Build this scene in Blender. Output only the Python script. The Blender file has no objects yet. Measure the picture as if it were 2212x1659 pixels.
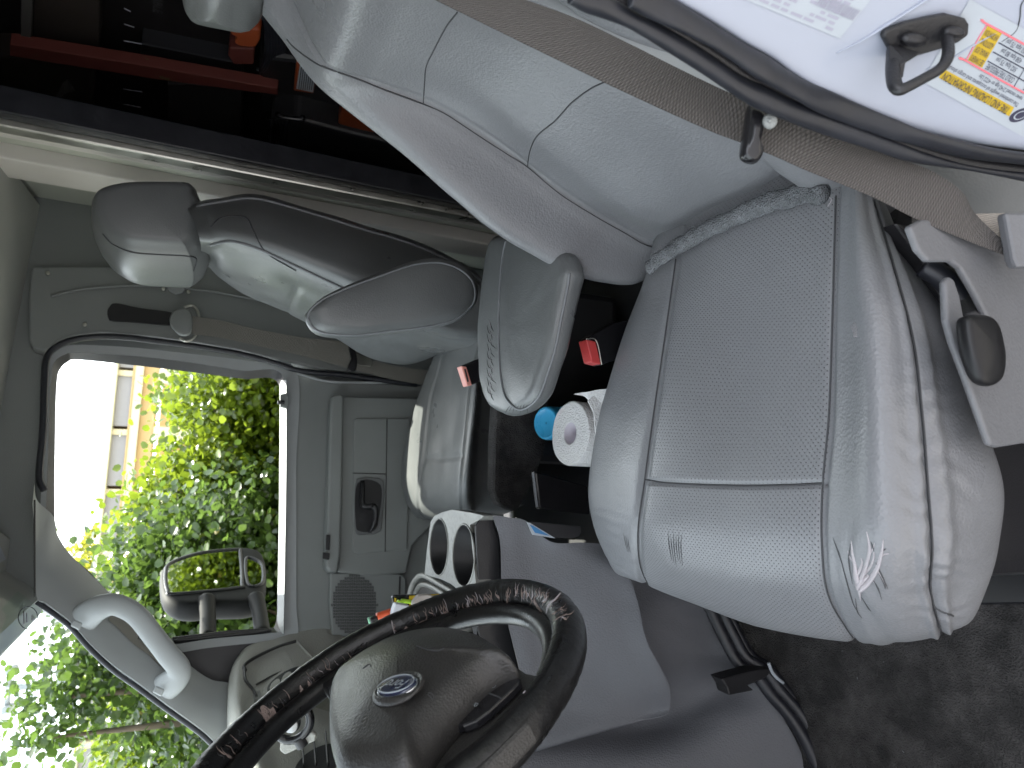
import bpy, bmesh, math, random
import numpy as np
from mathutils import Vector, Matrix, noise
from mathutils.bvhtree import BVHTree
random.seed(7); rng = np.random.default_rng(7)

# ------------------------------------------------------------------ camera
SC = bpy.context.scene
F = 1475.0                                   # focal length in 2212-wide photo units
PITCH, YAW, ROLL = math.radians(24.4), math.radians(7.2), math.radians(5.1)
CAM = np.array([0.0, 0.0, 1.70])
_cp, _sp, _cy, _sy = math.cos(PITCH), math.sin(PITCH), math.cos(YAW), math.sin(YAW)
FWD = np.array([_sy*_cp, _cy*_cp, -_sp]); _R = np.array([_cy, -_sy, 0.0]); _U = np.cross(_R, FWD)
_c, _s = math.cos(ROLL), math.sin(ROLL)
RI = _c*_R + _s*_U; UI = -_s*_R + _c*_U       # upright picture axes; the phone was held turned a quarter

cd = bpy.data.cameras.new('camera'); cam = bpy.data.objects.new('camera', cd); SC.collection.objects.link(cam)
M = Matrix.Identity(4)
for i in range(3):
    M[i][0] = -UI[i]; M[i][1] = RI[i]; M[i][2] = -FWD[i]; M[i][3] = CAM[i]
cam.matrix_world = M
cd.sensor_width = 36; cd.lens = 36*F/2212; cd.clip_start = 0.02; cd.clip_end = 3000
cd.dof.use_dof = True; cd.dof.focus_distance = 0.95; cd.dof.aperture_fstop = 10
SC.camera = cam

# ------------------------------------------------------------------ light
SUN_EL, SUN_AZ = math.radians(62), math.radians(-14)    # azimuth measured from +Y (far side) towards -X (front of the van)
sun_dir = Vector((-math.sin(SUN_AZ)*math.cos(SUN_EL), math.cos(SUN_AZ)*math.cos(SUN_EL), math.sin(SUN_EL)))
W = bpy.data.worlds.new('World'); SC.world = W; W.use_nodes = True
nt = W.node_tree; bg = nt.nodes['Background']
sky = nt.nodes.new('ShaderNodeTexSky'); sky.sky_type = 'NISHITA'; sky.sun_disc = False
sky.sun_elevation = SUN_EL; sky.sun_rotation = -SUN_AZ
sky.dust_density = 3.0; sky.air_density = 1.0; sky.ozone_density = 1.0
tc = nt.nodes.new('ShaderNodeTexCoord'); mp = nt.nodes.new('ShaderNodeMapping'); mp.inputs['Scale'].default_value = (2.2, 2.2, 6.0)
nz = nt.nodes.new('ShaderNodeTexNoise'); nz.inputs['Scale'].default_value = 1.6; nz.inputs['Detail'].default_value = 8
cr = nt.nodes.new('ShaderNodeValToRGB'); cr.color_ramp.elements[0].position = .32; cr.color_ramp.elements[1].position = .62
mx = nt.nodes.new('ShaderNodeMixRGB'); mx.inputs[2].default_value = (8.6, 8.8, 9.0, 1)
L = nt.links.new
L(tc.outputs['Generated'], mp.inputs[0]); L(mp.outputs[0], nz.inputs['Vector']); L(nz.outputs['Fac'], cr.inputs[0])
L(cr.outputs[0], mx.inputs[0]); L(sky.outputs[0], mx.inputs[1]); L(mx.outputs[0], bg.inputs[0])
bg.inputs[1].default_value = 0.13
sl = bpy.data.lights.new('sun', 'SUN'); sl.energy = 3.2; sl.angle = math.radians(0.6); sl.color = (1, .95, .86)
so = bpy.data.objects.new('sun', sl); SC.collection.objects.link(so)
so.rotation_euler = sun_dir.to_track_quat('Z', 'Y').to_euler(); so.location = (0, 0, 20)
SC.view_settings.view_transform = 'Standard'; SC.view_settings.look = 'None'
SC.view_settings.exposure = 2.3; SC.view_settings.gamma = 1; SC.view_settings.use_curve_mapping = False
SC.cycles.max_bounces = 10; SC.cycles.diffuse_bounces = 6; SC.cycles.transparent_max_bounces = 24
SC.cycles.glossy_bounces = 4; SC.cycles.transmission_bounces = 6
SC.cycles.caustics_reflective = False; SC.cycles.caustics_refractive = False
SC.cycles.use_denoising = True
SC.cycles.sample_clamp_indirect = 6

# ------------------------------------------------------------------ points on the photograph -> points in the place
def ray(px, py):
    return FWD*F + RI*(829.5-py) - UI*(px-1106)
def P(px, py, X=None, Y=None, Z=None, D=None):
    r = ray(px, py)
    if X is not None: t = (X-CAM[0])/r[0]
    elif Y is not None: t = (Y-CAM[1])/r[1]
    elif Z is not None: t = (Z-CAM[2])/r[2]
    else: t = D/F
    return CAM + r*t
def PL(px, py, p0, n):
    r = ray(px, py); n = np.array(n, float)
    return CAM + r*((np.array(p0)-CAM)@n/(n@r))
WN = np.array([-.22, 1, 0.0]); WD = 2.25-.22*.25
def WP(px, py, off=0.0):                      # passenger side wall, off = metres inboard
    r = ray(px, py); return CAM + r*((WD-off-WN@CAM)/(WN@r))
def V(x, y, z): return np.array([x, y, z], float)

# ------------------------------------------------------------------ materials
MATS = {}
def mat(name, col, rough=.5, metal=0, grain=0, gscale=300, big=0, bscale=25, var=0, vscale=8, coat=0, spec=.5, perf=0,
        weave=0, col2=None, c2scale=20, c2lo=.5, c2hi=.6, trans=0, emit=0):
    m = bpy.data.materials.new(name); m.use_nodes = True; n = m.node_tree; b = n.nodes['Principled BSDF']
    N = n.nodes.new; L = n.links.new
    b.inputs['Roughness'].default_value = rough; b.inputs['Metallic'].default_value = metal
    b.inputs['Specular IOR Level'].default_value = spec; b.inputs['Coat Weight'].default_value = coat
    tc = N('ShaderNodeTexCoord')
    rgb = N('ShaderNodeRGB'); rgb.outputs[0].default_value = (*col, 1); c = rgb.outputs[0]
    if var:
        nz = N('ShaderNodeTexNoise'); nz.inputs['Scale'].default_value = vscale; nz.inputs['Detail'].default_value = 6
        mr = N('ShaderNodeMapRange'); mr.inputs[1].default_value = .3; mr.inputs[2].default_value = .7
        mr.inputs[3].default_value = 1-var; mr.inputs[4].default_value = 1+var
        mm = N('ShaderNodeVectorMath'); mm.operation = 'SCALE'
        L(tc.outputs['Object'], nz.inputs['Vector']); L(nz.outputs['Fac'], mr.inputs[0]); L(c, mm.inputs[0]); L(mr.outputs[0], mm.inputs['Scale']); c = mm.outputs[0]
        rr = N('ShaderNodeMapRange'); rr.inputs[1].default_value = .3; rr.inputs[2].default_value = .7
        rr.inputs[3].default_value = max(.03, rough-.08); rr.inputs[4].default_value = min(1, rough+.1)
        L(nz.outputs['Fac'], rr.inputs[0]); L(rr.outputs[0], b.inputs['Roughness'])
    if col2:
        nz2 = N('ShaderNodeTexNoise'); nz2.inputs['Scale'].default_value = c2scale; nz2.inputs['Detail'].default_value = 8; nz2.inputs['Roughness'].default_value = .7
        r2 = N('ShaderNodeMapRange'); r2.inputs[1].default_value = c2lo; r2.inputs[2].default_value = c2hi
        m2 = N('ShaderNodeMixRGB'); m2.inputs[2].default_value = (*col2, 1)
        L(tc.outputs['Object'], nz2.inputs['Vector']); L(nz2.outputs['Fac'], r2.inputs[0]); L(r2.outputs[0], m2.inputs[0]); L(c, m2.inputs[1]); c = m2.outputs[0]
    h = None
    def addh(sock, s):
        nonlocal h
        mu = N('ShaderNodeMath'); mu.operation = 'MULTIPLY'; L(sock, mu.inputs[0]); mu.inputs[1].default_value = s
        if h is None: h = mu.outputs[0]
        else:
            ad = N('ShaderNodeMath'); L(h, ad.inputs[0]); L(mu.outputs[0], ad.inputs[1]); h = ad.outputs[0]
    if grain:
        vo = N('ShaderNodeTexVoronoi'); vo.inputs['Scale'].default_value = gscale; L(tc.outputs['Object'], vo.inputs['Vector']); addh(vo.outputs['Distance'], grain)
    if big:
        nb = N('ShaderNodeTexNoise'); nb.inputs['Scale'].default_value = bscale; nb.inputs['Detail'].default_value = 4; L(tc.outputs['Object'], nb.inputs['Vector']); addh(nb.outputs['Fac'], big)
    if perf or weave:
        sc = perf or weave
        ma = N('ShaderNodeMapping'); ma.inputs['Rotation'].default_value = (0, 0, math.radians(45)); L(tc.outputs['UV'], ma.inputs[0])
        vs = N('ShaderNodeVectorMath'); vs.operation = 'SCALE'; vs.inputs['Scale'].default_value = 1/sc; L(ma.outputs[0], vs.inputs[0])
        fr = N('ShaderNodeVectorMath'); fr.operation = 'FRACTION'; L(vs.outputs[0], fr.inputs[0])
        sb = N('ShaderNodeVectorMath'); sb.operation = 'SUBTRACT'; sb.inputs[1].default_value = (.5, .5, 0); L(fr.outputs[0], sb.inputs[0])
        ln = N('ShaderNodeVectorMath'); ln.operation = 'LENGTH'; L(sb.outputs[0], ln.inputs[0])
        st = N('ShaderNodeMapRange'); st.inputs[1].default_value = .08 if perf else .2; st.inputs[2].default_value = .19 if perf else .6; L(ln.outputs[1], st.inputs[0])
        addh(st.outputs[0], 1.0)
        m3 = N('ShaderNodeMixRGB'); m3.inputs[1].default_value = (*[x*(.58 if perf else 1.5) for x in col], 1); L(st.outputs[0], m3.inputs[0]); L(c, m3.inputs[2])
        if weave:
            m3.inputs[1].default_value = (*[x*2.0 for x in col], 1)
        c = m3.outputs[0]
    if h is not None:
        bp = N('ShaderNodeBump'); bp.inputs['Distance'].default_value = .001; bp.inputs['Strength'].default_value = 1.0; L(h, bp.inputs['Height']); L(bp.outputs[0], b.inputs['Normal'])
    L(c, b.inputs['Base Color'])
    if emit:
        b.inputs['Emission Color'].default_value = (*col, 1); b.inputs['Emission Strength'].default_value = emit
    MATS[name] = m; return m
def glass(name, tint=(.93, .96, .94), refl=.35):
    m = bpy.data.materials.new(name); m.use_nodes = True; n = m.node_tree; n.nodes.clear(); N = n.nodes.new
    o = N('ShaderNodeOutputMaterial'); t = N('ShaderNodeBsdfTransparent'); t.inputs[0].default_value = (*tint, 1)
    g = N('ShaderNodeBsdfGlossy'); g.inputs['Roughness'].default_value = .02; fz = N('ShaderNodeLayerWeight'); fz.inputs[0].default_value = .5; pw = N('ShaderNodeMath'); pw.operation = 'POWER'; pw.inputs[1].default_value = 4.0; n.links.new(fz.outputs['Facing'], pw.inputs[0])
    mu = N('ShaderNodeMath'); mu.operation = 'MULTIPLY'; mu.inputs[1].default_value = refl; mi = N('ShaderNodeMixShader')
    n.links.new(pw.outputs[0], mu.inputs[0]); n.links.new(mu.outputs[0], mi.inputs[0]); n.links.new(t.outputs[0], mi.inputs[1]); n.links.new(g.outputs[0], mi.inputs[2]); n.links.new(mi.outputs[0], o.inputs[0])
    MATS[name] = m; return m
def leafmat(name, col, tcol):
    m = bpy.data.materials.new(name); m.use_nodes = True; n = m.node_tree; n.nodes.clear(); N = n.nodes.new; L = n.links.new
    o = N('ShaderNodeOutputMaterial'); b = N('ShaderNodeBsdfPrincipled'); b.inputs['Roughness'].default_value = .2
    at = N('ShaderNodeAttribute'); at.attribute_name = 'tone'
    r = N('ShaderNodeValToRGB'); e = r.color_ramp.elements
    e[0].color = (*[x*.5 for x in col], 1); e[1].color = (*[x*1.7 for x in col], 1); e2 = e.new(.93); e2.color = (col[0]*1.8, col[1]*1.5, col[2], 1)
    e[-1].color = (.35, .26, .04, 1)
    t = N('ShaderNodeBsdfTranslucent'); t.inputs[0].default_value = (*tcol, 1)
    mi = N('ShaderNodeMixShader'); mi.inputs[0].default_value = .36
    L(at.outputs['Fac'], r.inputs[0]); L(r.outputs[0], b.inputs['Base Color']); L(b.outputs[0], mi.inputs[1]); L(t.outputs[0], mi.inputs[2]); L(mi.outputs[0], o.inputs[0])
    MATS[name] = m; return m
GREY = (.182, .187, .198)
vin = mat('grey_vinyl', GREY, .34, grain=.32, gscale=330, big=.22, bscale=120, var=.05, vscale=6)
vinp = mat('perforated_grey_vinyl', GREY, .36, grain=.28, gscale=330, big=.15, bscale=120, var=.05, vscale=6, perf=.0046)
vins = mat('smooth_grey_vinyl', (.125, .132, .134), .34, grain=.2, gscale=330, big=.12, bscale=60, var=.06)
seamm = mat('dark_seam_thread', (.05, .052, .056), .8)
pipem = mat('grey_piping', (.17, .18, .19), .45)
fuzz = mat('grey_fleece', (.16, .17, .18), .95, grain=2.5, gscale=500, big=5, bscale=120, var=.25, vscale=90)
torn = mat('torn_vinyl_backing', (.42, .39, .41), .9, grain=.5, gscale=600)
plas = mat('grey_trim_plastic', (.22, .235, .23), .5, grain=.35, gscale=500, var=.05, vscale=5)
plasl = mat('light_grey_trim', (.33, .35, .355), .5, grain=.2, gscale=600, var=.05)
cover = mat('engine_cover_plastic', (.095, .098, .11), .55, grain=.5, gscale=330, var=.08, vscale=5)
dashm = mat('dash_grey_plastic', (.32, .32, .29), .5, grain=.8, gscale=260, var=.06)
dashd = mat('dash_dark_plastic', (.03, .03, .03), .45)  # dark plastic for lips, grooves, vent blades and the dash front
head = mat('headliner_fabric', (.42, .43, .40), .95, grain=.5, gscale=700)
blackp = mat('black_plastic', (.015, .015, .017), .42, grain=.2, gscale=500, var=.1)
blackg = mat('glossy_black_plastic', (.012, .012, .014), .22)
rub = mat('black_rubber', (.015, .0165, .022), .42, big=.6, bscale=60, var=.2, vscale=30)
lea = mat('black_wheel_leather', (.009, .009, .0095), .33, grain=.2, gscale=400, big=.35, bscale=90, var=.1, vscale=30)
cush = mat('exposed_wheel_backing', (.28, .22, .2), .9, grain=1, gscale=500)
padm = mat('airbag_cover_plastic', (.032, .031, .030), .38, grain=.35, gscale=480, big=.1, bscale=220, var=.1)
carpet = mat('black_floor_carpet', (.016, .0155, .016), .95, grain=2.5, gscale=350, big=4, bscale=60, var=.5, vscale=25, col2=(.085, .08, .08), c2scale=13, c2lo=.42, c2hi=.85)
alu = mat('brushed_aluminium', (.55, .55, .5), .32, metal=.9, var=.15, vscale=14)
white = mat('white_body_paint', (.34, .37, .44), .38, coat=.25, var=.015, vscale=3)
creamp = mat('cream_painted_post', (.66, .64, .60), .5, var=.05)
bulk = mat('grey_bulkhead_panel', (.52, .54, .47), .6, var=.05, vscale=3)
belt = mat('taupe_belt_webbing', (.060, .055, .052), .75, weave=.0021, grain=.2, gscale=300)
beltg = mat('grey_belt_webbing', (.15, .145, .13), .8, weave=.003)
beltl = mat('light_belt_webbing', (.30, .27, .24), .75, weave=.0016)
silver = mat('silver_painted_plastic', (.22, .22, .205), .42, metal=.25, grain=.25, gscale=400, col2=(.17, .17, .16), c2scale=90)
redb = mat('red_release_button', (.55, .06, .06), .35)
pinkb = mat('faded_red_button', (.75, .32, .27), .45)
paper = mat('white_paper_towel', (.66, .66, .66), .95, grain=1.2, gscale=260, var=.03)
paperc = mat('cardboard_tube', (.55, .52, .58), .9)
bluec = mat('blue_bottle_cap', (.06, .48, .85), .3, var=.05)
redp = mat('worn_red_paint', (.11, .024, .018), .65, col2=(.10, .08, .035), c2scale=14, c2lo=.62, c2hi=.66)
orange = mat('orange_plastic', (.25, .05, .015), .45)
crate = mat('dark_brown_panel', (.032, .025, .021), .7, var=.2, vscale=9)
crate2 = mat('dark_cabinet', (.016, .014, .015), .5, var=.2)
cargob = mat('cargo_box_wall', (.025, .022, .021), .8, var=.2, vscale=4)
yellow = mat('yellow_label', (.50, .34, .012), .5)
ink = mat('black_print', (.03, .03, .06), .6)
inkg = mat('grey_print', (.33, .33, .40), .7)
redl = mat('red_label_line', (.75, .18, .22), .6)
sticker = mat('white_sticker', (.38, .42, .46), .4)
fordb = mat('emblem_blue', (.010, .016, .055), .2, coat=1)
chrome = mat('chrome', (.75, .76, .78), .18, metal=1)
cardb = mat('blue_card_print', (.05, .2, .42), .4)
greenp = mat('green_plastic', (.2, .5, .3), .5)
lime = mat('lime_plastic', (.45, .75, .05), .5)
orangeh = mat('orange_marker_plastic', (.80, .13, .05), .4)
note = mat('kraft_notebook', (.50, .46, .43), .8, var=.05)
greyb = mat('pale_grey_plastic', (.55, .57, .62), .5)
mirror = mat('mirror_glass', (.42, .45, .42), .02, metal=1)
screen = mat('glossy_screen', (.012, .012, .014), .04, spec=1.0)
asphalt = mat('pale_concrete', (.30, .29, .27), .9, var=.15, vscale=.6)
stucco = mat('cream_stucco', (.62, .55, .38), .9, var=.04)
stucco2 = mat('orange_stucco', (.52, .36, .17), .9, var=.05)
fascia = mat('grey_fascia_panel', (.36, .35, .37), .8, var=.03)
cream = mat('cream_trim', (.62, .60, .42), .8)
bldglass = mat('shop_window_glass', (.10, .16, .17), .1)
tealp = mat('teal_sign_panel', (.05, .22, .28), .5)
barkm = mat('brown_bark', (.12, .09, .06), .9, big=3, bscale=20, var=.3)
lf1 = leafmat('sea_grape_leaf', (.065, .115, .012), (.32, .42, .035))
lf2 = leafmat('dark_shrub_leaf', (.03, .065, .018), (.15, .24, .045))
lf3 = leafmat('yellow_tree_leaf', (.15, .18, .02), (.62, .62, .08))
gl = glass('window_glass', (.95, .97, .95), .25); wgl = glass('windshield_glass', (.90, .96, .93), .10)
polem = mat('grey_pole', (.25, .27, .28), .6)

# ------------------------------------------------------------------ objects
COL = SC.collection
def place(o, parent, loc=None):
    COL.objects.link(o)
    if parent is not None:
        o.parent = parent; o.matrix_parent_inverse = parent.matrix_world.inverted()
def tag(o, label=None, cat=None, group=None, kind=None):
    if label: o['label'] = label
    if cat: o['category'] = cat
    if group: o['group'] = group
    if kind: o['kind'] = kind
    return o
def thing(name, label, cat, base, group=None):
    o = bpy.data.objects.new(name, None); o.empty_display_size = .05; o.location = Vector([float(x) for x in base]); COL.objects.link(o)
    o.matrix_world = Matrix.Translation(o.location)
    return tag(o, label, cat, group)
def link(name, verts, faces, mats, parent=None, smooth=True, uv=None, midx=None, label=None):
    verts = np.asarray(verts, float); c = (verts.min(0)+verts.max(0))/2
    me = bpy.data.meshes.new(name); me.from_pydata([tuple(v) for v in verts-c], [], [tuple(int(i) for i in f) for f in faces])
    if not isinstance(mats, (list, tuple)): mats = [mats]
    for m in mats: me.materials.append(m)
    if smooth: me.polygons.foreach_set('use_smooth', [True]*len(me.polygons))
    if midx is not None: me.polygons.foreach_set('material_index', midx)
    if uv is not None:
        ul = me.uv_layers.new(name='UVMap'); li = np.empty(len(me.loops), int); me.loops.foreach_get('vertex_index', li)
        ul.data.foreach_set('uv', np.asarray(uv)[li].ravel())
    me.update()
    o = bpy.data.objects.new(name, me); o.matrix_world = Matrix.Translation(Vector([float(x) for x in c])); o.location = Vector([float(x) for x in c])
    place(o, parent)
    if label: o['label'] = label
    return o
def world(o):
    return np.array([list(v.co) for v in o.data.vertices]) + np.array(list(WLOC(o)))
def WLOC(o): return o.matrix_basis.translation
def bvh(*os):
    vs = []; fs = []
    for o in os:
        k = len(vs); vs += [Vector(v) for v in world(o)]; fs += [[i+k for i in p.vertices] for p in o.data.polygons]
    return BVHTree.FromPolygons(vs, fs)
def hit(b, px, py, lift=.0005):
    r = Vector(ray(px, py)).normalized(); loc, n, i, d = b.ray_cast(Vector(CAM), r)
    if loc is None: return None, None
    if n.dot(r) > 0: n = -n
    return np.array(loc + n*lift), np.array(n)
def cr1(Pn, n, closed=False):                 # Catmull-Rom along axis 0
    Pn = np.asarray(Pn, float); m = len(Pn)
    if m == 1: return Pn, np.zeros(1)
    if closed: ts = np.linspace(0, m, n, endpoint=False)
    else: ts = np.linspace(0, m-1, n)
    i = np.minimum(np.floor(ts).astype(int), m-1 if closed else m-2); f = (ts-i).reshape((-1,)+(1,)*(Pn.ndim-1))
    def g(k):
        if closed: return Pn[k % m]
        a = Pn[np.clip(k, 0, m-1)].copy()
        lo = (k < 0); hi = (k > m-1)
        if lo.any(): a[lo] = 2*Pn[0]-Pn[1]
        if hi.any(): a[hi] = 2*Pn[-1]-Pn[-2]
        return a
    p0, p1, p2, p3 = g(i-1), g(i), g(i+1), g(i+2)
    return .5*((2*p1)+(-p0+p2)*f+(2*p0-5*p1+4*p2-p3)*f*f+(-p0+3*p1-3*p2+p3)*f**3), ts
def surf(name, G, mats, parent, nu, nv, disp=None, mfn=None, label=None, closedv=False):
    G = np.array(G, float)
    A, su = cr1(G, nu); B, sv = cr1(A.transpose(1, 0, 2), nv, closedv); B = B.transpose(1, 0, 2).copy()
    du = np.gradient(B, axis=0); dv = np.gradient(B, axis=1)
    nrm = np.cross(du, dv); nrm /= (np.linalg.norm(nrm, axis=2, keepdims=True)+1e-12)
    toc = CAM-B; flip = np.sign((nrm*toc).sum(2).mean()); nrm *= flip
    if disp is not None:
        S, T = np.meshgrid(su, sv, indexing='ij'); B = B+nrm*disp(S, T, B)[..., None]
    lu = np.zeros(B.shape[:2]); lv = np.zeros(B.shape[:2])
    lu[1:] = np.cumsum(np.linalg.norm(np.diff(B, axis=0), axis=2), 0); lv[:, 1:] = np.cumsum(np.linalg.norm(np.diff(B, axis=1), axis=2), 1)
    mu = lu[:, nv//2][:, None]*np.ones((1, nv)); uv = np.stack([mu, lv-lv[:, nv//2][:, None]], 2).reshape(-1, 2)
    f = []; mi = []
    w = nv if closedv else nv-1
    for a in range(nu-1):
        for b in range(w):
            b2 = (b+1) % nv
            q = (a*nv+b, a*nv+b2, (a+1)*nv+b2, (a+1)*nv+b)
            f.append(q if flip > 0 else q[::-1])
            if mfn: mi.append(mfn((su[a]+su[a+1])/2, (sv[b]+sv[b2])/2 if b2 > b else 0))
    return link(name, B.reshape(-1, 3), f, mats, parent, True, uv, mi if mfn else None, label)
def vnoise(B, sc, seed=0.0):
    s = B.shape[:-1]; q = B.reshape(-1, 3)
    return np.array([noise.noise(Vector((p[0]*sc+seed, p[1]*sc, p[2]*sc))) for p in q]).reshape(s)
def tube(name, pts, r, m, parent, n=None, seg=10, flat=1.0, up=None, closed=False, caps=True, uvs=False, label=None):
    pts = np.array(pts, float); r = np.array(r if np.ndim(r) else [r]*len(pts), float)
    n = n or max(len(pts)*6, 8)
    A, _ = cr1(pts, n, closed); R, _ = cr1(r[:, None], n, closed); R = R[:, 0]
    T = np.gradient(A, axis=0) if not closed else (np.roll(A, -1, 0)-np.roll(A, 1, 0)); T /= np.linalg.norm(T, axis=1, keepdims=True)+1e-12
    u = np.array(up if up is not None else [0.13, .1, 1.0], float)
    vs = []
    for i in range(n):
        s = np.cross(T[i], u); s /= np.linalg.norm(s)+1e-12; w = np.cross(s, T[i])
        for k in range(seg):
            a = 2*math.pi*k/seg; vs.append(A[i]+R[i]*(math.cos(a)*s+math.sin(a)*w*flat))
    f = []
    for i in range(n if closed else n-1):
        j = (i+1) % n
        for k in range(seg):
            k2 = (k+1) % seg; f.append((i*seg+k, i*seg+k2, j*seg+k2, j*seg+k))
    if caps and not closed: f.append(tuple(range(seg))[::-1]); f.append(tuple((n-1)*seg+k for k in range(seg)))
    return link(name, vs, f, m, parent, True, None, None, label)
def prism(name, out, vec, m, parent, bev=0.0, seg=2, smooth=False, label=None, n=None, hole=None):
    out = np.array(out, float)
    if n: out, _ = cr1(out, n, True)
    vec = np.array(vec, float); bm = bmesh.new()
    a = [bm.verts.new(p) for p in out]; fa = bm.faces.new(a)
    r = bmesh.ops.extrude_face_region(bm, geom=[fa]); vs = [g for g in r['geom'] if isinstance(g, bmesh.types.BMVert)]
    bmesh.ops.translate(bm, verts=vs, vec=Vector(vec)); bmesh.ops.recalc_face_normals(bm, faces=bm.faces)
    if bev:
        es = [e for e in bm.edges if len(e.link_faces) == 2 and e.calc_face_angle(0) > .6]
        bmesh.ops.bevel(bm, geom=es, offset=bev, segments=seg, profile=.5, affect='EDGES', clamp_overlap=True)
    big = [f for f in bm.faces if len(f.verts) > 4]
    bmesh.ops.triangulate(bm, faces=big)
    vv = [tuple(v.co) for v in bm.verts]; bm.verts.index_update(); ff = [[v.index for v in f.verts] for f in bm.faces]; bm.free()
    o = link(name, vv, ff, m, parent, smooth, None, None, label)
    return o
def box(name, c, size, m, parent, bev=.002, rot=None, label=None):
    c = np.array(c, float); s = np.array(size, float)/2
    ax = np.eye(3) if rot is None else np.array(rot)
    o = [c-ax[0]*s[0]-ax[1]*s[1]-ax[2]*s[2], c+ax[0]*s[0]-ax[1]*s[1]-ax[2]*s[2], c+ax[0]*s[0]+ax[1]*s[1]-ax[2]*s[2], c-ax[0]*s[0]+ax[1]*s[1]-ax[2]*s[2]]
    return prism(name, o, ax[2]*size[2], m, parent, bev, label=label)
def pillow(name, out, nrm, thick, m, parent, dome=.0, edge=None, n=64, label=None, disp=None):
    out = np.array(out, float); O, _ = cr1(out, n, True); c = O.mean(0); nrm = np.array(nrm, float); nrm /= np.linalg.norm(nrm)
    h = thick/2; e = edge if edge is not None else h; sz = np.linalg.norm(O-c, axis=1).mean()
    prof = []
    for s in (.12, .3, .5, .7, .85): prof.append((s, h+dome*(1-s*s), 0))
    for a in np.linspace(90, -90, 9): prof.append((1, (h+dome*.0)*math.sin(math.radians(a)), e*(1-math.cos(math.radians(a)))))
    for s in (.85, .7, .5, .3, .12): prof.append((s, -h-dome*(1-s*s), 0))
    rings = []
    for s, z, ins in prof:
        k = s*(1-e/sz) if s < 1 else 1-ins/sz
        rings.append(c+(O-c)*k+nrm*z)
    vs = np.concatenate(rings+[[c+nrm*(h+dome)], [c-nrm*(h+dome)]]); f = []; R = len(rings)
    if disp is not None: vs = vs+disp(vs)
    for i in range(R-1):
        for k in range(n): k2 = (k+1) % n; f.append((i*n+k, (i+1)*n+k, (i+1)*n+k2, i*n+k2))
    for k in range(n):
        k2 = (k+1) % n; f.append((R*n, k, k2)); f.append((R*n+1, (R-1)*n+k2, (R-1)*n+k))
    return link(name, vs, f, m, parent, True, None, None, label)
def ribbon(name, A, B, m, parent, n=60, closed=False, thick=None, label=None, mid=None):
    A, _ = cr1(A, n, closed); B, _ = cr1(B, n, closed)
    rows = [A, B]
    if thick is not None: rows = [A, B, B+np.array(thick), A+np.array(thick)]
    if mid is not None: rows = [A, (A+B)/2+np.array(mid), B]
    vs = np.concatenate(rows); f = []; k = len(rows); w = n if closed else n-1
    L_ = np.zeros(n); L_[1:] = np.cumsum(np.linalg.norm(np.diff(A, axis=0), axis=1)); W_ = np.linalg.norm(B-A, axis=1).mean()
    uv = np.concatenate([np.stack([L_, np.full(n, W_*j/(max(1, k-1)))], 1) for j in range(k)])
    for j in range(k if thick is not None else k-1):
        j2 = (j+1) % k
        for i in range(w): i2 = (i+1) % n; f.append((j*n+i, j*n+i2, j2*n+i2, j2*n+i))
    if thick is not None and not closed: f.append((0, n, 2*n, 3*n)); f.append((n-1, 4*n-1, 3*n-1, 2*n-1))
    return link(name, vs, f, m, parent, thick is None, uv, None, label)
def poly(name, pts, m, parent, label=None): return prism(name, pts, (0, 0, 0.0001), m, parent, label=label)
def basisq(o3, bx, n):
    n = np.array(n, float); n /= np.linalg.norm(n); x = np.array(bx, float)-np.array(o3); x -= n*(x@n); L_ = np.linalg.norm(x); x /= L_; y = np.cross(n, x)
    return x, y, n, L_
def text(name, s, a3, b3, n, m, parent, size=None, lift=.0006, extr=.0002, shear=0.0, fit=True, label=None):
    """lettering on a surface: baseline from a3 to b3, n = surface normal towards the reader"""
    x, y, n, L_ = basisq(a3, b3, n)
    cu = bpy.data.curves.new(name, 'FONT'); cu.body = s; cu.size = 1; cu.shear = shear; cu.extrude = 0; cu.resolution_u = 3
    t = bpy.data.objects.new(name, cu); COL.objects.link(t); dg = bpy.context.evaluated_depsgraph_get(); dg.update()
    me = bpy.data.meshes.new_from_object(t.evaluated_get(dg)); bpy.data.objects.remove(t); bpy.data.curves.remove(cu)
    co = np.array([v.co[:] for v in me.vertices]); fs = [list(p.vertices) for p in me.polygons]; bpy.data.meshes.remove(me)
    if len(co) == 0: return None
    w = co[:, 0].max()-co[:, 0].min(); k = L_/w; ky = (size if size else k)
    co[:, 0] -= co[:, 0].min()
    vs = np.array(a3)+co[:, :1]*k*x+co[:, 1:2]*ky*y+n*lift
    return link(name, vs, fs, m, parent, False, None, None, label)

# ================================================================== the place
def struct(o): o['kind'] = 'structure'; return o
# ground outside
o = struct(link('ground', [(-60, -60, 0), (60, -60, 0), (60, 90, 0), (-60, 90, 0)], [(0, 1, 2, 3)], asphalt, None, False))

nb = thing('light_blocker_wall', 'added unseen wall behind the camera that cuts sky light from the driver side', 'wall', (0, -2.3, 0))  # unseen wall added to hold back sky light through the driver door
box('blocker_face', (0, -2.3, 2.2), (16, .2, 4.4), mat('blocker_wall', (.34, .34, .36), .9, var=.08, vscale=2), nb, .01)
# ---- van shell
shell = thing('delivery_van', 'grey lined cab and dark cargo box of a van seen through its open driver door', 'van', (0.5, 1.2, .45))
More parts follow.
